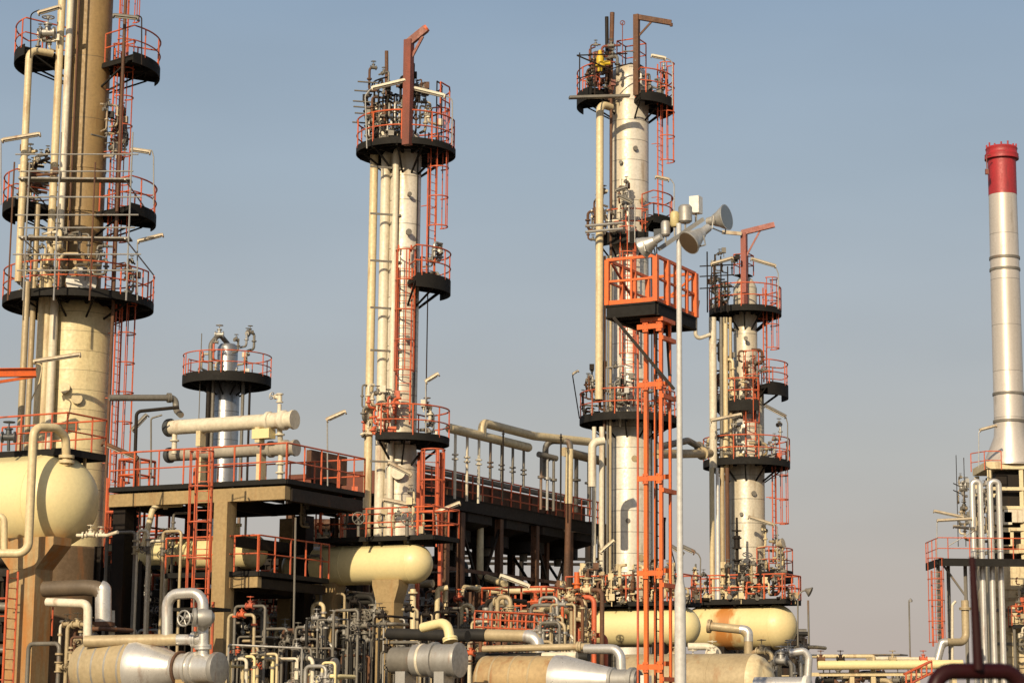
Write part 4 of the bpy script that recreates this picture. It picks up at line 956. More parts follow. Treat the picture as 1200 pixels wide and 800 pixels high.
m = MB(); p = cb+B*.3-UPV*.2; m.cyl(p, Vector((p.x, p.y, zd)), .09, 12); m.flange(p-UPV*.3, UPV, .16); m.flange(p-UPV*.6, UPV, .16); m.build('nozzle', PALE, t2)
pipe('overhead_pipe', 'dark bent pipe crossing from the red ladder to the paired exchangers', [W(128, 466, 74), W(206, 466, 75), W(206, 480, 75), W(212, 486, 74.4)], .11, GREYP, fl=[(0, .9)])
pipe('overhead_pipe', 'thin dark pipe dropping from the paired exchangers down to the deck', [W(210, 477, 74.2), W(160, 482, 74), W(158, 545, 74), W(158, 640, 74)], .06, DARK)
pipe('vent_pipe', 'thin grey loop standing left of the paired exchangers', [W(177, 560, 74), W(177, 490, 74), W(190, 486, 74)], .03, GREYP)
# dark plate enclosure on the upper deck
o = MB().box(W(383, 548, 76.5), 1.15, .1, .5, A, DR).build('wind_screen', RUSTY); tag(o, 'dull red plate screen behind the rails of the upper concrete deck', 'screen')
p = W(383, 548, 76.5); MB().box(Vector((p.x, p.y, (p.z-.5+F1.z)/2+.0)), .9, .05, max(.02, (p.z-.5-F1.z)/2), A, DR).build('foot', DARK, o)
# short drum on the second level
t, c, e_ = drum('reflux_drum', 'short cream drum with an egg shaped end inside the concrete frame', 297, 646, 73.6, .575, 178, CREAM, ratio=.75, seam2=1.9)
for k in (.5, 2.6): pier(t, c+B*k, .3, .8, c.z-.5, DARK)
MB().lathe(c+B*.7, UPV, [(.5, .09), (.85, .09), (.86, .17), (.95, .17)], 14).build('nozzle', CREAM, t)
pipe('branch_pipe', 'pale looped pipe under the edge of the upper concrete deck', [W(168, 640, 72.5), W(180, 592, 72.5), W(214, 590, 72.8)], .1, CRPIPE, fl=[(1, .4)])
valve_station('valves and small loops between the dark posts beside the red ladder', 165, 215, 600, 660, 73, 71, 6, (GREYP, PALE, TANIN))

# ------------------------------------------------------------------ middle drum with rails on top
t, c, e_ = drum('overhead_drum', 'cream drum under a railed walkway in front of the slim column', 485, 660, 74, .665, 352, CREAM, ratio=.95, seam2=2.6)
pier(t, W(457, 700, 74.1), .68, .6, c.z-.55, CONC, (.75, 1.5)); pier(t, c+B*3.3, .6, .6, c.z-.55, CONC, (.7, 1.5))
rect_platform(t, c+DR*1.05+A*(-.55)+UPV*.88, 1.7, 4.6, sides='FRB', fascia=.16, h=.95, sp=1.0)
for k in (0.3, 1.9, 3.6): MB().beam(c+B*k+UPV*.6, c+B*k+UPV*.8, .14, .14).build('platform_leg', CRPIPE, t)
m = MB(); m.pipe([W(484, 755, 73.5), W(484, 690, 73.6)], .10); m.flange(W(484, 752, 73.5), UPV, .34, .06); m.flange(W(484, 694, 73.5), UPV, .16, .06); m.build('drain_pipe', CRPIPE, t)
m = MB(); m.wheel(W(477, 607, 73.2), (.2, -1, 0), .2, .02); m.wheel(W(420, 607, 73.2), (.3, -1, 0), .2, .02); m.cyl(W(477, 628, 73.3), W(477, 607, 73.3), .06); m.cyl(W(420, 628, 73.3), W(420, 607, 73.3), .05); m.build('valve', GREYP, t)
pipework(t, c+B*3.3+UPV*0, 1.3, c.z+.95, 150, 330, 9, 72, (RAIL, TANIN, GREYP), 1.0, .05)
pipework(t, c+B*.4, 1.0, c.z+.9, 150, 330, 6, 73, (CRPIPE, TANIN, GREYP), .9, .05)

# ------------------------------------------------------------------ air cooler bank receding to the right
P0 = W(494, 566, 82.5); P1 = solve(P0, A, 0, 709); LB = (P1-P0).length; zD = P0.z-.30
P0 = Vector((P0.x, P0.y, zD)); BW = 6.0
T = thing('air_cooler_bank', 'long dark air cooler bank on steel legs running back between two columns', 'air cooler', base(P0+A*(LB/2)+B*(BW/2)))
m = MB(); m.beam(P0-UPV*.2, P0+A*LB-UPV*.2, .12, .5, True); m.beam(P0+B*BW-UPV*.2, P0+A*LB+B*BW-UPV*.2, .12, .5); m.build('edge_beam', DARK, T)
m = MB(); m.box(P0+A*(LB/2)+B*(BW/2)-UPV*.02, LB/2, BW/2, .04, A, B); m.build('deck', DARK, T)
m = MB(); m.box(P0+A*(LB/2)+B*(BW/2+.45)+UPV*.48, LB/2-.02, BW/2-.5, .4, A, B); m.build('tube_bundle', RUSTY, T)
MB().box(P0+B*(BW/2+.45)+UPV*.42-A*.05, .03, BW/2-.55, .42, A, B).build('end_panel', M('dull red panel paint', (.17, .045, .025), .6, 0, (.10, .035, .02), .7, 1.2, rust=.3), T)
m = MB(); m.beam(P0+B*.93+UPV*1.05, P0+A*LB+B*.93+UPV*1.05, .28, .16); m.build('top_beam', GREYP, T)
m = MB(); rail_poly(m, [P0+B*.03, P0+A*LB+B*.03], 1.0, .8, .034, mid=3); rl = m.build('railing', RAIL, T)
for k in range(9): MB().box(P0+B*.93+A*(.6+k*LB/9)+UPV*.42, .55, .06, .35, A, B).build('header_box', RUSTY, T)
# fan plenums, legs and bracing
nb = 5
for j in range(1):
    for k in range(nb):
        cc = P0+A*(LB*(k+.5)/nb)+B*(1.5+3*j)-UPV*.45; m = MB(); i = 0; wA, wB = LB/nb/2-.12, 1.4
        lo = .6
        for (z, q, rnd) in ((0, 1, 0), (-.35, 1, 0), (-lo, .62, 1), (-lo-.45, .62, 1)):
            for a_ in range(16):
                tt = 2*math.pi*a_/16+math.pi/16; cx, cy = math.cos(tt), math.sin(tt)
                if not rnd: mxx = max(abs(cx), abs(cy)); cx, cy = cx/mxx, cy/mxx
                m.v.append(cc+A*(cx*wA*q)+B*(cy*wB*q)+UPV*z)
        for r_ in range(3): m.skin(r_*16, (r_+1)*16, 16)
        m.f.append(tuple(range(16))); m.f.append(tuple(48+q for q in range(16)))
        o = m.build('fan_plenum', DARK, T)
        MB().lathe(cc-UPV*(lo+.75), UPV, [(0, .16), (.3, .18), (.35, .1)], 12).build('fan_motor', GREYP, o)
for k in range(nb+1):
    for j in (0, 3, 6):
        p = base(P0+A*(.12+(LB-.24)*k/nb)+B*(.12 if j == 0 else j-.12)); m = MB(); m.beam(p, p+UPV*(zD-.5), .26, .26, True); m.build('leg', RUSTY, T)
for k in range(nb):
    for j in (0, 6):
        a = base(P0+A*(.12+(LB-.24)*k/nb)+B*(.12 if j == 0 else j-.12)); b_ = a+A*((LB-.24)/nb)
        m = MB(); h0, h1 = zD*.42, zD-.9
        if j == 6 or k in (1, 3): MB().beam(a+UPV*h0, b_+UPV*h1, .09, .09).build('brace', DARK, T); MB().beam(b_+UPV*h0, a+UPV*h1, .09, .09).build('brace', DARK, T)
        m.beam(a+UPV*(zD*.42), b_+UPV*(zD*.42), .16, .2); m.build('brace', RUSTY, T); MB().beam(a+UPV*(zD*.74), b_+UPV*(zD*.74), .1, .14).build('brace', RUSTY, T)
for k in range(nb+1):
    a = base(P0+A*(.12+(LB-.24)*k/nb)+B*.12); m = MB(); m.beam(a+UPV*(zD*.42), a+B*5.7+UPV*(zD*.42), .16, .2); m.build('brace', DARK, T); MB().beam(a+UPV*(zD*.5), a+B*3+UPV*(zD-1), .1, .1).build('brace', DARK, T)
# headers over the bank
h0 = W(527, 501.5, 82.8); h1 = solve(h0, A, 0, 619)
o = pipe('header_pipe', 'straight cream header pipe above the dark cooler bank', [h0, h1], .18, CRPIPE, n=18)
MB().lathe(h1, A, [(0, .18), (.06, .16), (.11, .09), (.13, .01)], 18).build('end_cap', CRPIPE, o); MB().lathe(h0, -A, [(0, .18), (.06, .16), (.11, .09), (.13, .01)], 18).build('end_cap', CRPIPE, o)
for k in range(7):
    p = h0+A*((h1-h0).length*(.07+.145*k)); m = MB(); m.cyl(p, Vector((p.x, p.y, zD-.2 if k < 3 else zD+.8)), .055, 12)
    for z in (.95, 1.12): m.flange(p-UPV*z, UPV, .13, .05, 14)
    m.build('branch_pipe', PALE if k < 3 else GREYP, o)
h0 = W(661, 529, 94.3); h1 = solve(h0, A, 0, 708)
o = pipe('header_pipe', 'short dull header pipe at the far end of the cooler bank, behind the gooseneck', [h0, h1], .2, TANIN, n=18)
for k in (.3, .62):
    p = h0+A*((h1-h0).length*k); m = MB(); m.cyl(p, Vector((p.x, p.y, zD+.5)), .09, 12); m.flange(p-UPV*1.1, UPV, .2, .08); m.build('branch_pipe', GREYP, o)
a = W(565, 512, 85); top = Vector((a.x, a.y, zat(a, 495)))
b_ = W(626, 506, 88.5); c_ = W(690, 500, 91.5); b_.z = top.z-.05; c_.z = top.z+.12
pipe('crossover_pipe', 'thick cream crossover pipe bending above the cooler bank to the white column', [a, top, b_, c_], .17, CRPIPE, bend=.42, n=20)
a = W(639, 560, 90); pipe('gooseneck_pipe', 'dark gooseneck pipe ahead of the crossover over the cooler bank', [a, Vector((a.x, a.y, zat(a, 516))), W(668, 517, 90), W(668, 528, 90)], .13, GREYP, bend=.35, fl=[(0, .5)])
pipe('drop_pipe', 'cream upright pipe under the gooseneck, rust stained further down', [W(667.5, 526, 90), W(666.5, 590, 90)], .16, CRPIPE)
pipe('drop_pipe', 'rusted upright pipe continuing down past the cooler bank edge', [W(666.5, 590, 90), W(664, 690, 90)], .13, RUSTY)
o = pipe('stub_header', 'short dark stub pipe on thin legs beside the gooseneck', [W(631, 532, 89), W(652, 537, 89.8)], .12, GREYP)
for f in (.15, .5, .85): a = W(631, 532, 89).lerp(W(652, 537, 89.8), f); m = MB(); m.cyl(a, Vector((a.x, a.y, zD)), .06, 10); m.flange(Vector((a.x, a.y, a.z-.9)), UPV, .14, .1); m.build('branch_pipe', STEEL if f == .5 else GREYP, o)
for k, (px, y0) in enumerate(((657, 512), (589, 508))):
    a = W(px, 580, 89-k*3); m = MB(); m.cyl(Vector((a.x, a.y, zD)), Vector((a.x, a.y, zat(a, y0))), .035, 8); m.wheel(Vector((a.x, a.y, zat(a, y0))), XV, .12, .03, 2); o = m.build('vent_pole', DARK); tag(o, ('thin dark pole standing right of the gooseneck over the cooler bank', 'thin dark pole crossing the straight cream header pipe')[k], 'pole')
pipe('return_pipe', 'pale inverted U pipe tight against the white column foot of the cooler bank', [W(694, 570, 89.5), W(694, 518, 89.5), W(708, 516, 89.6)], .17, PALE, bend=.4)
pipe('riser_pipe', 'cream upright pipe under the cooler bank, ending in a sloped elbow', [W(563, 580, 87.6), W(562.5, 674, 87.6), W(592, 684, 86)], .14, CRPIPE, bend=.3)
lamp('long pale lamp under the cooler bank, beside the cream elbow', [(596, 720), (596, 676), (590, 674)], [(587, 675), (619, 687)], 79, pmat=DARK, mat=PALE)
pipe('rack_pipe', 'cream straight pipe crossing behind the valve cluster to the white column rails', [W(572, 692, 82), W(620, 692, 82), W(700, 691, 82.5), W(760, 687, 82.8)], .12, CRPIPE, fl=[(1, .1)])

# trestle seen through the gaps
t = thing('steel_trestle', 'far dark braced trestle seen through the gaps under the cooler bank', 'trestle', base(W(625, 690, 122)))
zt = W(625, 612, 122).z
for r_ in range(2):
    Y = 121+r_*4
    xs = [W(px, 690, 122).x for px in (535, 560, 585, 611, 637, 662, 690, 712)]
    for k, x in enumerate(xs):
        MB().beam(Vector((x, Y, 0)), Vector((x, Y, zt)), .17, .17).build('post', DARK, t)
        if k and (k+r_) % 2:
            m = MB(); m.beam(Vector((xs[k-1], Y, zt*.38)), Vector((x, Y, zt*.75)), .09, .09); m.beam(Vector((x, Y, zt*.38)), Vector((xs[k-1], Y, zt*.75)), .09, .09); m.build('brace', DARK, t)
    for f in (.4, .55, .7, .84, .97):
        MB().beam(Vector((xs[0], Y, zt*f)), Vector((xs[-1], Y, zt*f)), .12, .16 if f < .9 else .5).build('rail_beam', DARK, t)

# ------------------------------------------------------------------ two cream drums at the foot of the white column
t, c, e_ = drum('storage_drum', 'cream drum behind the orange tower legs, end facing the light mast', 799, 734, 79, .70, 668, CREAM, ratio=.95, seam2=3.6)
for k in (.7, 3.2): pier(t, c+B*k, .5, .9, c.z-.55, DARK)
rect_platform(t, c+DR*.35+A*(-.7)+UPV*.86, 1.6, 4.6, sides='FR', fascia=.16, h=.95, sp=.8)
for k in (.3, 1.8, 3.3): MB().beam(c+B*k+UPV*.6, c+B*k+UPV*.75, .12, .12).build('platform_leg', CREAM, t)
for k, sd in ((.2, 74), (1.0, 175), (1.7, 75), (2.4, 176), (3.1, 76), (3.9, 77)): pipework(t, c+B*k, 1.0, c.z+.8, 140, 330, 12, sd, (DARK, TANIN, CRPIPE, RUSTY), .75, .05)
m = MB(); m.cyl(W(676, 700, 78.6), W(676, 670, 78.6), .1, 10); m.valve(W(676, 690, 78.6), UPV, .1, XV); m.build('relief_valve', ORANGE, t)
t, c, e_ = drum('storage_drum', 'larger cream drum with brown rust runs below the shortest column', 909, 734, 86, .87, 826, CREAMR, ratio=.95, seam2=1.6)
for k in (.3, 2.2): pier(t, c+B*k, .5, .9, c.z-.7, DARK)
rect_platform(t, c+DR*.7+A*(-.8)+UPV*1.02, 1.7, 4.6, sides='FRB', fascia=.2, h=.95, sp=.75)
for k in (.3, 1.5, 2.4): MB().beam(c+B*k+UPV*.75, c+B*k+UPV*.9, .12, .12).build('platform_leg', CREAM, t)
for k, sd in ((0, 78), (.7, 178), (1.2, 79), (1.9, 179), (2.4, 80)): pipework(t, c+B*k, 1.0, c.z+1.0, 140, 330, 10, sd, (TANIN, CRPIPE, DARK, RAIL), .7, .05)
a, b_ = W(935, 700, 85.4), W(948, 700, 85.4)
t = thing('street_lamp', 'small gooseneck lamp on a thin pole past the end of the rusty cream drum', 'lamp', W(948, 757, 85.4))
MB().pipe([W(935, 757, 85.4), W(935, 702, 85.4), W(938, 693, 85.4), W(944, 691, 85.4)], .03, .2, 8).build('pole', GREYP, t)
MB().pipe([W(935, 757, 85.4), W(948, 757, 85.4), W(947, 703, 85.4)], .04, .05, 8).build('post', GREYP, t)
MB().lathe(W(944, 690.5, 85.4), Vector((.6, -.2, -.3)), [(-.02, .05), (.06, .09), (.2, .2), (.22, .2)], 16).build('lamp_shade', GREYP, t)
# pipe on the rusty drum
pts = [W(829, 733, 83.5), W(877, 738, 83), W(877, 790, 83)]
o = pipe('jacketed_pipe', 'silver and tan pipe bending down in front of the rusty cream drum', pts, .165, TANIN, bend=.36, fl=[(0, .05)], n=18)
MB().pipe([pts[1]+(pts[0]-pts[1])*.2, pts[1], pts[1]+(pts[2]-pts[1])*.25], .172, .36, 18).build('elbow_jacket', SILVER, o)
pipe('bypass_pipe', 'pale bypass pipe sagging below the end of the drum behind the mast', [W(806, 757, 78.4), W(828, 757, 78.4), W(842, 762, 78.2), W(842, 800, 78.2)], .13, PALE, bend=.3)

# ------------------------------------------------------------------ equipment along the bottom edge
def big_exch(label, parts, dirn=B, name='heat_exchanger', sup=None, Y=None, group=None, sm=CONC):
    """parts: (name, material, origin, lathe profile along dirn)"""
    o0 = parts[0][2]; t = thing(name, label, 'heat exchanger', base(o0+dirn*1.0), group)
    for n_, m_, o_, pr in parts: MB().lathe(o_, dirn, pr, 40).build(n_, m_, t)
    for k in (sup or (.8, 2.8)):
        p = o0+dirn*k; pier(t, p, .3, .6, max(p.z-.3, .3), sm)
    return t
c = W(253, 783, 62)
t = big_exch('silver coned heat exchanger with a tan shell, below the handwheel valve', [
    ('shell', TANIN, c, [(2.35, .8), (2.4, .86), (4.2, .86), (4.6, .7), (4.8, .1)]),
    ('cone', SILVER, c, [(1.35, .44), (1.55, .50), (2.40, .88), (2.62, .89)]),
    ('channel', SILVER, c, [(0, .42), (.05, .40), (.62, .40), (.63, .47), (.72, .47), (.73, .42), (.80, .42), (.81, .47), (.9, .47), (.91, .42), (1.36, .43)]),
    ('end_cover', STEEL, c, [(-.14, .005), (-.14, .34), (-.12, .45), (.0, .46), (.03, .45)])], sup=(1.0, 3.2))
for k in (2.75, 3.2, 3.65, 4.1): MB().lathe(c+B*k, B, [(0, .864), (.01, .872), (.05, .872), (.06, .864)], 40).build('jacket_band', STEEL, t)
MB().lathe(c+B*1.15, B, [(0, .485), (.02, .50), (.06, .50), (.08, .485)], 32).build('jacket_band', RUSTY, t)
n0 = W(238, 770, 62.3)
o = pipe('jacketed_pipe', 'silver U shaped pipe rising from the coned exchanger past the handwheel valve', [W(196, 748, 62.72), W(196, 696, 62.7), W(238, 694, 62.3), W(238, 768, 62.3)], .155, SILVER, bend=.36, n=20, fl=[(2, .32), (2, .5), (2, .86)])
pipe('jacketed_pipe', 'long tan jacketed pipe with a silver end lying above the coned exchanger', [W(100, 751, 63.2), W(208, 749, 62.6)], .165, TANIN, n=20)
pipe('jacketed_pipe', 'bright silver stub joining the long tan pipe to the handwheel valve', [W(207, 749, 62.6), W(236, 749, 62.3)], .15, SILVER, n=20, fl=[(0, .75)])
t = thing('gate_valve', 'grey gate valve with a spoked handwheel beside the silver U shaped pipe', 'valve', W(238, 724, 61.7))
m = MB(); p = W(236, 723, 61.9); m.lathe(p+Vector((.35, .1, 0)), Vector((-1, -.25, 0)), [(0, .1), (.1, .22), (.35, .26), (.5, .2), (.52, .26), (.6, .26), (.62, .12), (.8, .1)], 18); m.cyl(p, W(238, 735, 62.2), .14); m.build('body', STEEL, t)
m = MB(); p = W(215.5, 724, 61.7); m.wheel(p, (-.55, -1, .05), .21, .028, 5); m.cyl(p, W(236, 723, 61.9), .03, 8); m.build('handwheel', STEEL, t)
# heavy pipes under the big drum
o = pipe('jacketed_pipe', 'thick dark pipe turning down in a silver elbow below the big drum', [W(52, 690, 66), W(100, 688, 65.5), W(121, 690, 65.3), W(121, 732, 65.3)], .235, M('brown jacket with shade tone', (.13, .095, .06), .55, 0, (.08, .06, .04), .7, 1.5), bend=.5, n=20)  # jacket coloured dark brown to carry the shade under the drum
MB().pipe([W(118, 689, 65.3), W(121, 690, 65.3), W(121, 728, 65.3)], .24, .2, 20).build('elbow_jacket', SILVER, o); MB().flange(W(121, 731, 65.3), UPV, .34, .12).build('flange', RUSTY, o)
pipe('jacketed_pipe', 'pale slim pipe bending straight down between the pier and the exchanger', [W(55, 705, 64.5), W(103, 707, 64), W(102, 800, 64), base(W(102, 800, 64))], .125, PALE, bend=.2)
pipe('drop_pipe', 'short pale upright stub with a flange beside the silver elbow', [W(131, 715, 65.5), W(131, 745, 65.5)], .09, PALE, fl=[(0, .7)])
valve_station('cluster of small tan and grey valves right of the rust streaked pier', 58, 100, 722, 815, 64.8, 91, 7, (GREYP, TANIN, PALE, RUSTY), wheelm=TANIN, pr=(.04, .08))
valve_station('cream small bore manifold standing right of the concrete column foot', 276, 352, 764, 830, 63.5, 92, 8, (CREAM, CRPIPE, PALE, CRPIPE), wheelm=GREYP, pr=(.035, .06), depth=1.0)
valve_station('cream and grey looped valves left of the grey flanged stub', 345, 400, 770, 830, 63.2, 93, 6, (CREAM, PALE, STEEL), wheelm=STEEL, pr=(.035, .06), depth=.8)
t = thing('pipe_hoop', 'thin grey hoop frame round the cream small bore manifold', 'frame', base(W(330, 800, 63)))
MB().pipe([base(W(268, 790, 63)), W(268, 755, 63), W(354, 759, 63), base(W(354, 790, 63))], .03, .05, 8).build('tube', STEEL, t)
o = pipe('flanged_stub', 'dark flanged stub pipe lying right of the cream manifold', [W(365, 777, 64.5), W(391, 781, 63.6)], .18, BLACKP, n=20, fl=[(0, .9)]); MB().lathe(W(391, 781, 63.6), DR, [(0, .26), (.06, .26), (.07, .22)], 20).build('blind_flange', STEEL, o)
# middle exchanger
c = W(536, 773, 60)
t = big_exch('grey drum ended exchanger with a wide flat cover, below the cream elbow', [
    ('channel', STEEL, c, [(0, .40), (.02, .43), (.62, .43), (.63, .49), (.74, .49), (.75, .43), (1.3, .43)]),
    ('shell', GREYP, c, [(1.3, .36), (2.0, .36), (2.05, .3)]),
    ('end_cover', STEEL, c, [(-.1, .005), (-.1, .30), (-.085, .46), (0, .475), (.03, .475)])], sup=(.4, 1.6), sm=STEEL)
MB().lathe(c+B*1.02, B, [(0, .44), (.02, .455), (.06, .455), (.08, .44)], 32).build('jacket_band', PALE, t)
pipe('cream_elbow_pipe', 'cream elbow pipe dropping onto the grey drum ended exchanger', [W(495, 735, 64), W(524, 728, 63.4), W(528, 752, 63.2)], .14, CREAM, bend=.35, n=18, fl=[(1, .9)])
pipe('jacketed_pipe', 'black insulated pipe lying behind the cream elbow', [W(455, 742, 67), W(548, 745, 65.5)], .17, BLACKP, n=18)
o = pipe('jacketed_pipe', 'black to tan pipe ending in a silver elbow below the orange hoop rails', [W(530, 743, 67.5), W(618, 745, 66.5), W(630, 748, 66.3), W(631, 785, 66.3)], .185, TANIN, bend=.4, n=20)
MB().pipe([W(530, 743, 67.5), W(570, 744, 67)], .189, n=20).build('black_jacket', BLACKP, o); MB().pipe([W(616, 745, 66.5), W(630, 748, 66.3), W(631, 765, 66.3)], .19, .36, 20).build('elbow_jacket', SILVER, o)
pipe('rack_pipe', 'upper straight tan pipe lying above the rusty tan shell', [W(566, 760, 65.4), W(692, 757, 64.2)], .10, TANIN, n=16, fl=[(0, .9)])
pipe('rack_pipe', 'lower pipe above the rusty tan shell, pale at its near end', [W(560, 770, 65.8), W(690, 769, 64.2)], .13, BLACKP, n=16)
pipe('rack_pipe', 'pale jacket section lying against the lower pipe above the rusty shell', [W(636, 768.5, 64.0), W(676, 768, 63.6)], .12, PALE, n=16)
o = pipe('jacketed_pipe', 'silver pipe bending down onto the silver cone behind the orange tower legs', [W(686, 760, 63.8), W(727, 760, 63.2), W(728, 792, 63.2)], .14, SILVER, bend=.3, n=18)
c = W(748, 797, 60.5)
t = big_exch('rusty tan shelled exchanger with a bright silver cone, behind the orange tower foot', [
    ('shell', M('rusted tan jacket', (.47, .34, .17), .55, .1, (.36, .24, .11), .8, 1.0, (1, 1, .4), rust=.5, rcol=(.25, .10, .03)), c, [(2.4, .55), (2.42, .68), (4.7, .68), (4.9, .4)]),
    ('cone', SILVER, c, [(.72, .34), (1.0, .40), (2.2, .69), (2.44, .70)]),
    ('channel', STEEL, c, [(0, .30), (.1, .30), (.11, .36), (.22, .36), (.23, .30), (.7, .31), (.71, .36), (.8, .36)]),
    ('end_cover', DGREY, c, [(-.1, .005), (-.1, .12), (-.05, .26), (.02, .28)])], sup=(.5, 3.5))
for k in (3.0, 3.6, 4.2, 4.6): MB().lathe(c+B*k, B, [(0, .684), (.01, .692), (.05, .692), (.06, .684)], 36).build('jacket_band', TANIN, t)
MB().box(W(757, 797, 59.8), .12, .1, .14, DR, A).build('junction_box', WHITE, t)
c = W(885, 800, 70)
t = big_exch('tan horizontal vessel with a rounded end, half below the rusty cream drum', [
    ('shell', TANIN, c, [(0, .92), (4.4, .92)]), ('head', CRPIPE, c, [(-.62, .01), (-.58, .3), (-.45, .58), (-.25, .80), (0, .915), (.03, .915)])], name='process_vessel', sup=(.8, 3.2))
t['category'] = 'vessel'
MB().lathe(c+B*1.3, B, [(0, .924), (.01, .935), (.05, .935), (.06, .924)], 40).build('jacket_band', TANIN, t)
c = W(945, 803, 66)
big_exch('small silver exchanger end at the bottom edge, in front of the pipe rack', [
    ('shell', SILVER, c, [(.05, .26), (1.6, .26)]), ('end_cover', WHITE, c, [(-.12, .005), (-.12, .2), (-.08, .3), (.04, .31), (.05, .26)])], sup=(.6,))
pipe('jacketed_pipe', 'silver elbow pipe by the small valves right of the rusty drum', [W(925, 765, 70), W(943, 762, 70), W(948, 770, 70), W(946, 800, 70)], .12, SILVER, bend=.25, n=16)
valve_station('crowded grey and silver valves beyond the rounded end of the tan vessel', 912, 950, 752, 815, 72, 94, 6, (GREYP, STEEL, TANIN, RUSTY), pr=(.05, .09))
valve_station('crowded grey valve cluster left of the drum behind the orange legs', 632, 668, 704, 800, 70, 95, 9, (GREYP, STEEL, PALE, TANIN), wheelm=STEEL, pr=(.04, .07), depth=1.4)
valve_station('rust coloured pipe loops at the far end of the drum behind the orange legs', 662, 690, 690, 790, 76, 96, 8, (TANIN, CRPIPE, RUSTY, RAIL), pr=(.05, .1), depth=1.2)
valve_station('small tan valve loops in the shade under the mast side drum', 800, 850, 762, 810, 74, 97, 5, (GREYP, TANIN, PALE), pr=(.05, .09))
valve_station('dim grey pipes and valves between the second concrete column and the exchanger', 395, 445, 690, 800, 75, 98, 8, (GREYP, STEEL, BLACKP), pr=(.06, .11), depth=1.5)
valve_station('grey and rusty valve loops under the middle of the cooler bank', 548, 640, 700, 800, 74, 99, 9, (GREYP, TANIN, PALE, RUSTY), pr=(.05, .09), depth=2)
# orange hoop rails
t = thing('guard_cage', 'orange hooped guard rails above the black to tan pipe', 'guard rail', base(W(590, 738, 70)))
m = MB(); a, b_ = W(556, 736, 70), W(636, 740, 71); d = b_-a
for k in range(9): p = a+d*(k/8); m.pipe([base(p) if k in (0, 8) else p, p+UPV*.55, p+UPV*.55+A*.9, p+A*.9], .03, .15, 8)
for z in (.05, .3, .55): m.cyl(a+UPV*z, b_+UPV*z, .03, 6)
m.build('hoop', RAIL, t)
# ------------------------------------------------------------------ pipe rack at the right
t = thing('pipe_rack', 'low cream pipe rack crossing in front of the fired heater', 'pipe rack', base(W(1020, 790, 100)))
a, b_ = W(905, 786, 100), W(1140, 785, 100)
for px in (945, 998, 1023, 1075, 1118): p = W(px, 790, 100); MB().box(Vector((p.x, p.y, p.z*.5+.15)), .1, .1, p.z*.5+.1).build('post', CRPIPE, t)
MB().beam(a-UPV*.15, b_-UPV*.15, .3, .16).build('rack_beam', CRPIPE, t)
zr = W(1020, 778, 100).z
pipe('rack_pipe', 'thick cream pipe along the top of the low rack at the heater side', [W(958, 779, 99.6), W(1128, 778, 99.6)], .21, CREAM, n=18)
pipe('rack_pipe', 'slender cream pipe just above the thick one on the low rack', [W(946, 768.5, 101), W(1024, 768.5, 101), W(1024, 800, 101)], .09, CRPIPE, bend=.1)
pipe('rack_pipe', 'pale pipe behind the others on the low rack near the lone mast', [W(1015, 771, 104), W(1095, 772, 104)], .10, PALE)
o = MB().box(W(1028, 767, 105), 1.3, .6, .03, DR, A, (UPV+DR*.02).normalized()).build('flat_canopy', GREYP); tag(o, 'thin flat grey canopy plate tilted over the low pipe rack', 'canopy'); MB().cyl(W(1028, 768, 105), base(W(1028, 768, 105)), .06, 8).build('post', GREYP, o)
for k, (px, m_) in enumerate(((962, RUSTY), (985, DARK), (1046, TANIN), (1082, RAIL))):
    a = W(px, 772, 99.6); m = MB(); m.valve(a, XV, .08); m.cyl(a, a-UPV*.4, .05); o = m.build('gate_valve', m_)
    tag(o, ('rust coloured valve at the near end of the thick cream rack pipe', 'dark valve on the thick cream rack pipe by the slender pipe', 'tan valve on the thick cream rack pipe under the canopy plate', 'red valve on the thick cream rack pipe by the lone mast')[k], 'valve')
t = thing('stair_rail', 'orange stair rails under the low pipe rack next to the maroon arch', 'stair', base(W(1085, 795, 96)))
m = MB(); a, b_ = W(1062, 803, 96), W(1092, 788, 97)
for q in (0, .5): m.cyl(a+YV*q, b_+YV*q, .05); m.cyl(a+YV*q+UPV*.5, b_+YV*q+UPV*.5, .05)
for k in range(6): p = a.lerp(b_, k/5); m.cyl(p, p+UPV*.5, .04); m.beam(p, p+YV*.5, .2, .03)
m.cyl(base(b_), b_, .06); m.cyl(base(a), a, .06); m.build('rail', RAIL, t)
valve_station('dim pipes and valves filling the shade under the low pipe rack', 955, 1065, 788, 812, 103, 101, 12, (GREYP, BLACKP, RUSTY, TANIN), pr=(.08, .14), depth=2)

# ------------------------------------------------------------------ steel and pipes deep inside the plant
R = random.Random(17)
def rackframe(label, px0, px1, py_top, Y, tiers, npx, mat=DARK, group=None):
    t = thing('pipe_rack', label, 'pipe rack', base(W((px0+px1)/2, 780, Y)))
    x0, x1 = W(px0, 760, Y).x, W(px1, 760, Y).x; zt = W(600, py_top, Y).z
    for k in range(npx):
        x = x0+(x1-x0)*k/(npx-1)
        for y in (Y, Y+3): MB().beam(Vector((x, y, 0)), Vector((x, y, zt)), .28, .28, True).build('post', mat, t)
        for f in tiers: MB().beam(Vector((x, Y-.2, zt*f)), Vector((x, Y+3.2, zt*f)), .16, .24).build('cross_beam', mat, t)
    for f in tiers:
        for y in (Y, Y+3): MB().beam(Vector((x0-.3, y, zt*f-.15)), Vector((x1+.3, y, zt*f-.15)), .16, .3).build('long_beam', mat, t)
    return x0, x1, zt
tiers = (.34, .55, .76, .985)
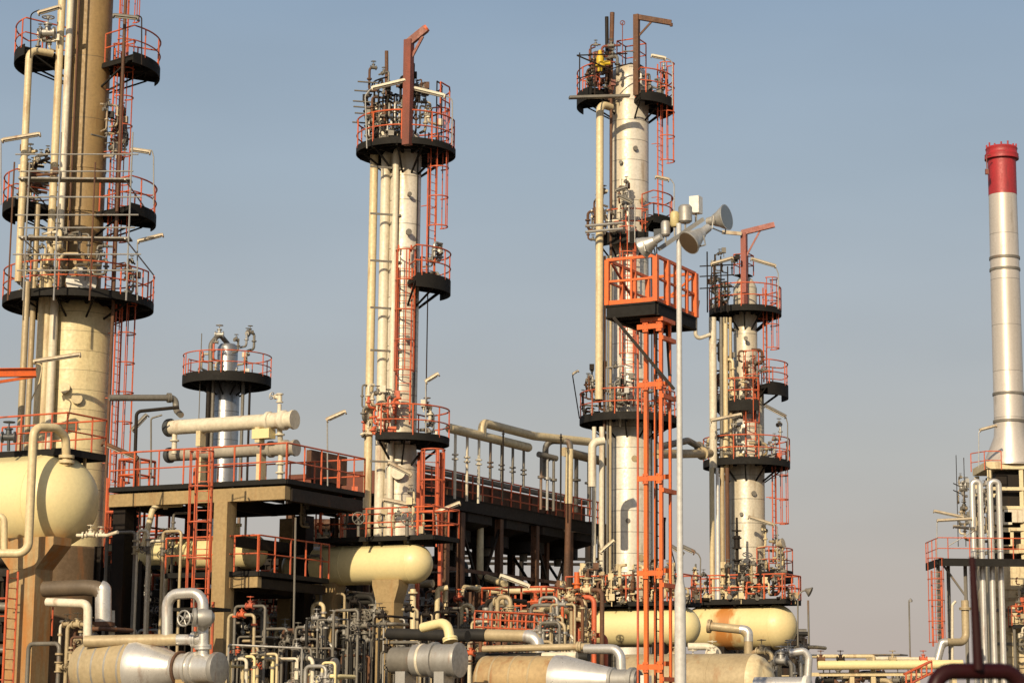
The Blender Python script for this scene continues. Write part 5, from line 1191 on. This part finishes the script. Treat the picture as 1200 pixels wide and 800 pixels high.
for (lab, px0, px1, pyt, Y, npx, gname, gl) in (
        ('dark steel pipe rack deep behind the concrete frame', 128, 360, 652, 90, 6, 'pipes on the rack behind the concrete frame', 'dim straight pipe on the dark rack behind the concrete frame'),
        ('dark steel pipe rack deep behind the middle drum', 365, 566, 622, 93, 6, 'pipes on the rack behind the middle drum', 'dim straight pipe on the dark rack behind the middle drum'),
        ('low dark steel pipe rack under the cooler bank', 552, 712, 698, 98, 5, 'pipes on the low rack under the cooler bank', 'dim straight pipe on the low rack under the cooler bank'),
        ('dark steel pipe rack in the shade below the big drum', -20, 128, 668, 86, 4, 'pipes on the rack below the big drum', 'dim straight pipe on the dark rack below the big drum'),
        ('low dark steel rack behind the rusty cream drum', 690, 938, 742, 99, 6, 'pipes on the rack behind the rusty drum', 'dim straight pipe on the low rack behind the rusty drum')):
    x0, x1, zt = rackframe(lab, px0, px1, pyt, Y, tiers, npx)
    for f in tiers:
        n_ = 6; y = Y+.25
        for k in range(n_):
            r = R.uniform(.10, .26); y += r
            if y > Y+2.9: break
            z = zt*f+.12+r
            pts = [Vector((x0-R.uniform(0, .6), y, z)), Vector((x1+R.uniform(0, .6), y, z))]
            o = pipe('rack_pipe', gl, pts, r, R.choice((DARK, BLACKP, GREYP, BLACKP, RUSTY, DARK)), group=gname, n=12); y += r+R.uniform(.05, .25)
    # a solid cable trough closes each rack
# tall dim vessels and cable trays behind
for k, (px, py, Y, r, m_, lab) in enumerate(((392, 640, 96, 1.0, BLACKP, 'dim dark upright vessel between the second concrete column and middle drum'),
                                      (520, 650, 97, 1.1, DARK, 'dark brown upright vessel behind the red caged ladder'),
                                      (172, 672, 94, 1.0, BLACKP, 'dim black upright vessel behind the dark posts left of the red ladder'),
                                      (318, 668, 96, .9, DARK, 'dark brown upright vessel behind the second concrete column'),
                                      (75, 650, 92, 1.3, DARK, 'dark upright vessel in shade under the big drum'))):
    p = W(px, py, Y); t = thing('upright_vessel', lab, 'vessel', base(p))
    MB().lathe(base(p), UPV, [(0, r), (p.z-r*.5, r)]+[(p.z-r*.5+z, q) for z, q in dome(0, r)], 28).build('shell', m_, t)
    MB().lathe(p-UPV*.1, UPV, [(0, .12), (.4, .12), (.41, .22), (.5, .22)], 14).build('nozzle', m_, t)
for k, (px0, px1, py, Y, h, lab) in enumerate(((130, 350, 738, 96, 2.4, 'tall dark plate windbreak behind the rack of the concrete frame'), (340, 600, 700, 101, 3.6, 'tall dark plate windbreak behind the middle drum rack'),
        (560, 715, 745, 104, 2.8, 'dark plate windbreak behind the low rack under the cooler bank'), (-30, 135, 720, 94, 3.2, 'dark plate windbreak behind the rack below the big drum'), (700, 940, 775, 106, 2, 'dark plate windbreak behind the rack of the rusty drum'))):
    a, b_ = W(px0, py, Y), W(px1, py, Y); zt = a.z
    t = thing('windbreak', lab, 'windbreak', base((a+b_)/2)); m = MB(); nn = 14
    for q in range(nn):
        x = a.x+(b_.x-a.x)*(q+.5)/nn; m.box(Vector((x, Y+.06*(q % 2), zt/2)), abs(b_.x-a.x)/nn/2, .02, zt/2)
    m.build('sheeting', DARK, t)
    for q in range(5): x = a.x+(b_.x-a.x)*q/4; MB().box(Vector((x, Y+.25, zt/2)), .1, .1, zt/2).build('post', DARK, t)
# upright pipes scattered between the frames
vl = {'dim': ('upright pipes in the shade of the plant', 'dim upright pipe among the dark frames behind the drums')}
for k in range(34):
    px = R.choice((R.uniform(132, 250), R.uniform(350, 560), R.uniform(480, 560), R.uniform(560, 700))); Y = R.uniform(79, 95)
    yt = R.uniform(640, 720) if px < 560 else R.uniform(690, 735); p = W(px, yt, Y); r = R.uniform(.05, .15)
    hx = R.choice((-1, 1))*R.uniform(.6, 2.2)
    pts = [base(p), p, p+B*hx] if R.random() < .6 else [base(p), p]
    pipe('upright_pipe', vl['dim'][1], pts, r, R.choice((GREYP, RUSTY, DARK, STEEL, CRPIPE, TANIN)), group=vl['dim'][0], n=10, fl=[(0, R.uniform(.5, .95))])
for k, (px, y0, y1, Y, w_, m_) in enumerate(((140, 590, 800, 78, .5, DARK), (152, 600, 800, 80, .2, DARK), (118, 640, 800, 76, .3, DARK), (540, 600, 800, 83, .18, RUSTY), (522, 600, 800, 80.5, .25, RUSTY), (405, 590, 800, 83, .3, DARK), (640, 600, 720, 93.5, .22, RUSTY), (225, 570, 720, 77, .3, DAVIT))):
    p = W(px, y0, Y); o = MB().beam(base(p), p, w_, w_, True).build('steel_post', m_)
    tag(o, ('wide dark steel post standing left of the red caged ladder on the concrete frame', 'narrow dark steel post next to the widest one near the paired valves', 'dark steel post just right of the big drum end', 'rusty steel post under the near end of the cooler bank',
            'rust brown post between the middle drum end and cooler bank', 'dark steel post behind the slim column foot', 'thin rusty post under the cooler bank gaps', 'dull red steel post behind the caged ladder of the concrete frame')[k], 'post')
pipe('cream_pipe', 'cream slim upright pipe right of the middle drum drain', [W(512, 725, 75), W(513, 690, 75), W(525, 688, 75)], .09, CRPIPE, bend=.1)
pipe('cream_pipe', 'cream upright pipe pair partner nearest the cooler bank leg', [W(522, 720, 75.4), W(522, 692, 75.4)], .08, CRPIPE)
o = MB().box(W(560, 705, 84), .95, .5, .35, DR, A).build('cable_box', RUSTY); tag(o, 'brown sheet metal box under the cooler bank', 'box'); p = W(560, 705, 84); MB().box(Vector((p.x, p.y, (p.z-.35)/2)), .3, .3, (p.z-.35)/2).build('stand', DARK, o)

# small pipes, valves, rails and bracing packed between the frames
R = random.Random(41); tone = (GREYP, TANIN, RUSTY, STEEL, CRPIPE, GREYP, DARK)
for k in range(26):
    px = (138+k*21.5) if k < 25 else 655; px += R.uniform(-8, 8); wpx = R.uniform(28, 46); Y = R.uniform(72.5, 83)
    top = R.uniform(655, 735) if px < 540 else R.uniform(695, 735)
    valve_station('knot of small pipes and valves packed among the shaded frames', px-wpx/2, px+wpx/2, top, 810, Y, 300+k, R.randint(5, 8), [R.choice(tone) for _ in range(4)],
                  name='pipe_cluster', cat='pipe cluster', pr=(.03, .08), depth=2.2, group='knots of small pipes between the shaded frames', wheelm=R.choice((GREYP, RAIL, STEEL)))
for k in range(14):
    px = 285+k*26+R.uniform(-8, 8); wpx = R.uniform(26, 40); top = R.uniform(695, 745)
    valve_station('knot of small pipes and valves packed among the shaded frames', px-wpx/2, px+wpx/2, top, 815, R.uniform(67.5, 72), 400+k, R.randint(4, 7), [R.choice((GREYP, RUSTY, BLACKP, TANIN, DARK, GREYP)) for _ in range(4)],
                  name='pipe_cluster', cat='pipe cluster', pr=(.025, .055), depth=1.6, group='knots of small pipes between the shaded frames', wheelm=R.choice((GREYP, RAIL, STEEL, DARK)))
for k in range(30):
    px = R.uniform(132, 640); y = R.uniform(640, 795) if px < 560 else R.uniform(695, 795); Y = R.uniform(74, 84); r = R.uniform(.03, .11)
    a = W(px, y, Y); d = B if R.random() < .7 else A; L = R.uniform(2.0, 6.0); b_ = a+d*L; e_ = R.uniform(.4, 1.4)
    pts = [base(a), a, b_, Vector((b_.x, b_.y, max(.2, b_.z-e_)))]
    pipe('small_pipe', 'slim bent pipe run crossing between the shaded frames', pts, r, R.choice(tone), group='slim pipe runs between the shaded frames', n=8, fl=[(1, R.uniform(.2, .8))])
for k, (px, y, Y, la_, lb_, lab) in enumerate(((206, 662, 74.5, 1.2, 3.0, 'railed walkway crossing in front of the short egg ended drum'), (372, 702, 78, 2.0, 2.4, 'dim railed walkway below the middle drum, left of its pier'),
        (640, 722, 79, 2.2, 2.6, 'railed walkway low behind the orange hooped guard'), (330, 735, 79, 1.6, 3.2, 'lowest dim railed walkway behind the second concrete column'))):
    F_ = W(px, y, Y); t = thing('walkway', lab, 'walkway', base(F_)); rect_platform(t, F_, la_, lb_, sides='FRBL', h=1.05, r=.04, sp=.8, fascia=.14)
    for p in (F_+A*.15+B*.15, F_+A*(la_-.15)+B*(lb_-.15)): MB().beam(base(p), p-UPV*.08, .16, .16).build('post', DARK, t)

# ------------------------------------------------------------------ close to the camera, out of focus
a = W(1146, 780, 9.0)
t = thing('pipe_guard', 'blurred dark maroon arched pipe with an upright rod, close to the camera', 'guard', base(a))
l, r_ = W(1098, 786, 9.0), W(1194, 786, 9.15)
MB().pipe([base(l)-XV*.03, l-XV*.015, r_+XV*.01, base(r_)+XV*.03], .033, .09, 20).build('arch', MAROON, t)
MB().tube([W(1146.5, 784, 9.03), W(1143, 720, 9.02), W(1139, 652, 9.0)], [.021, .018, .0125], 14).build('rod', MAROON, t)
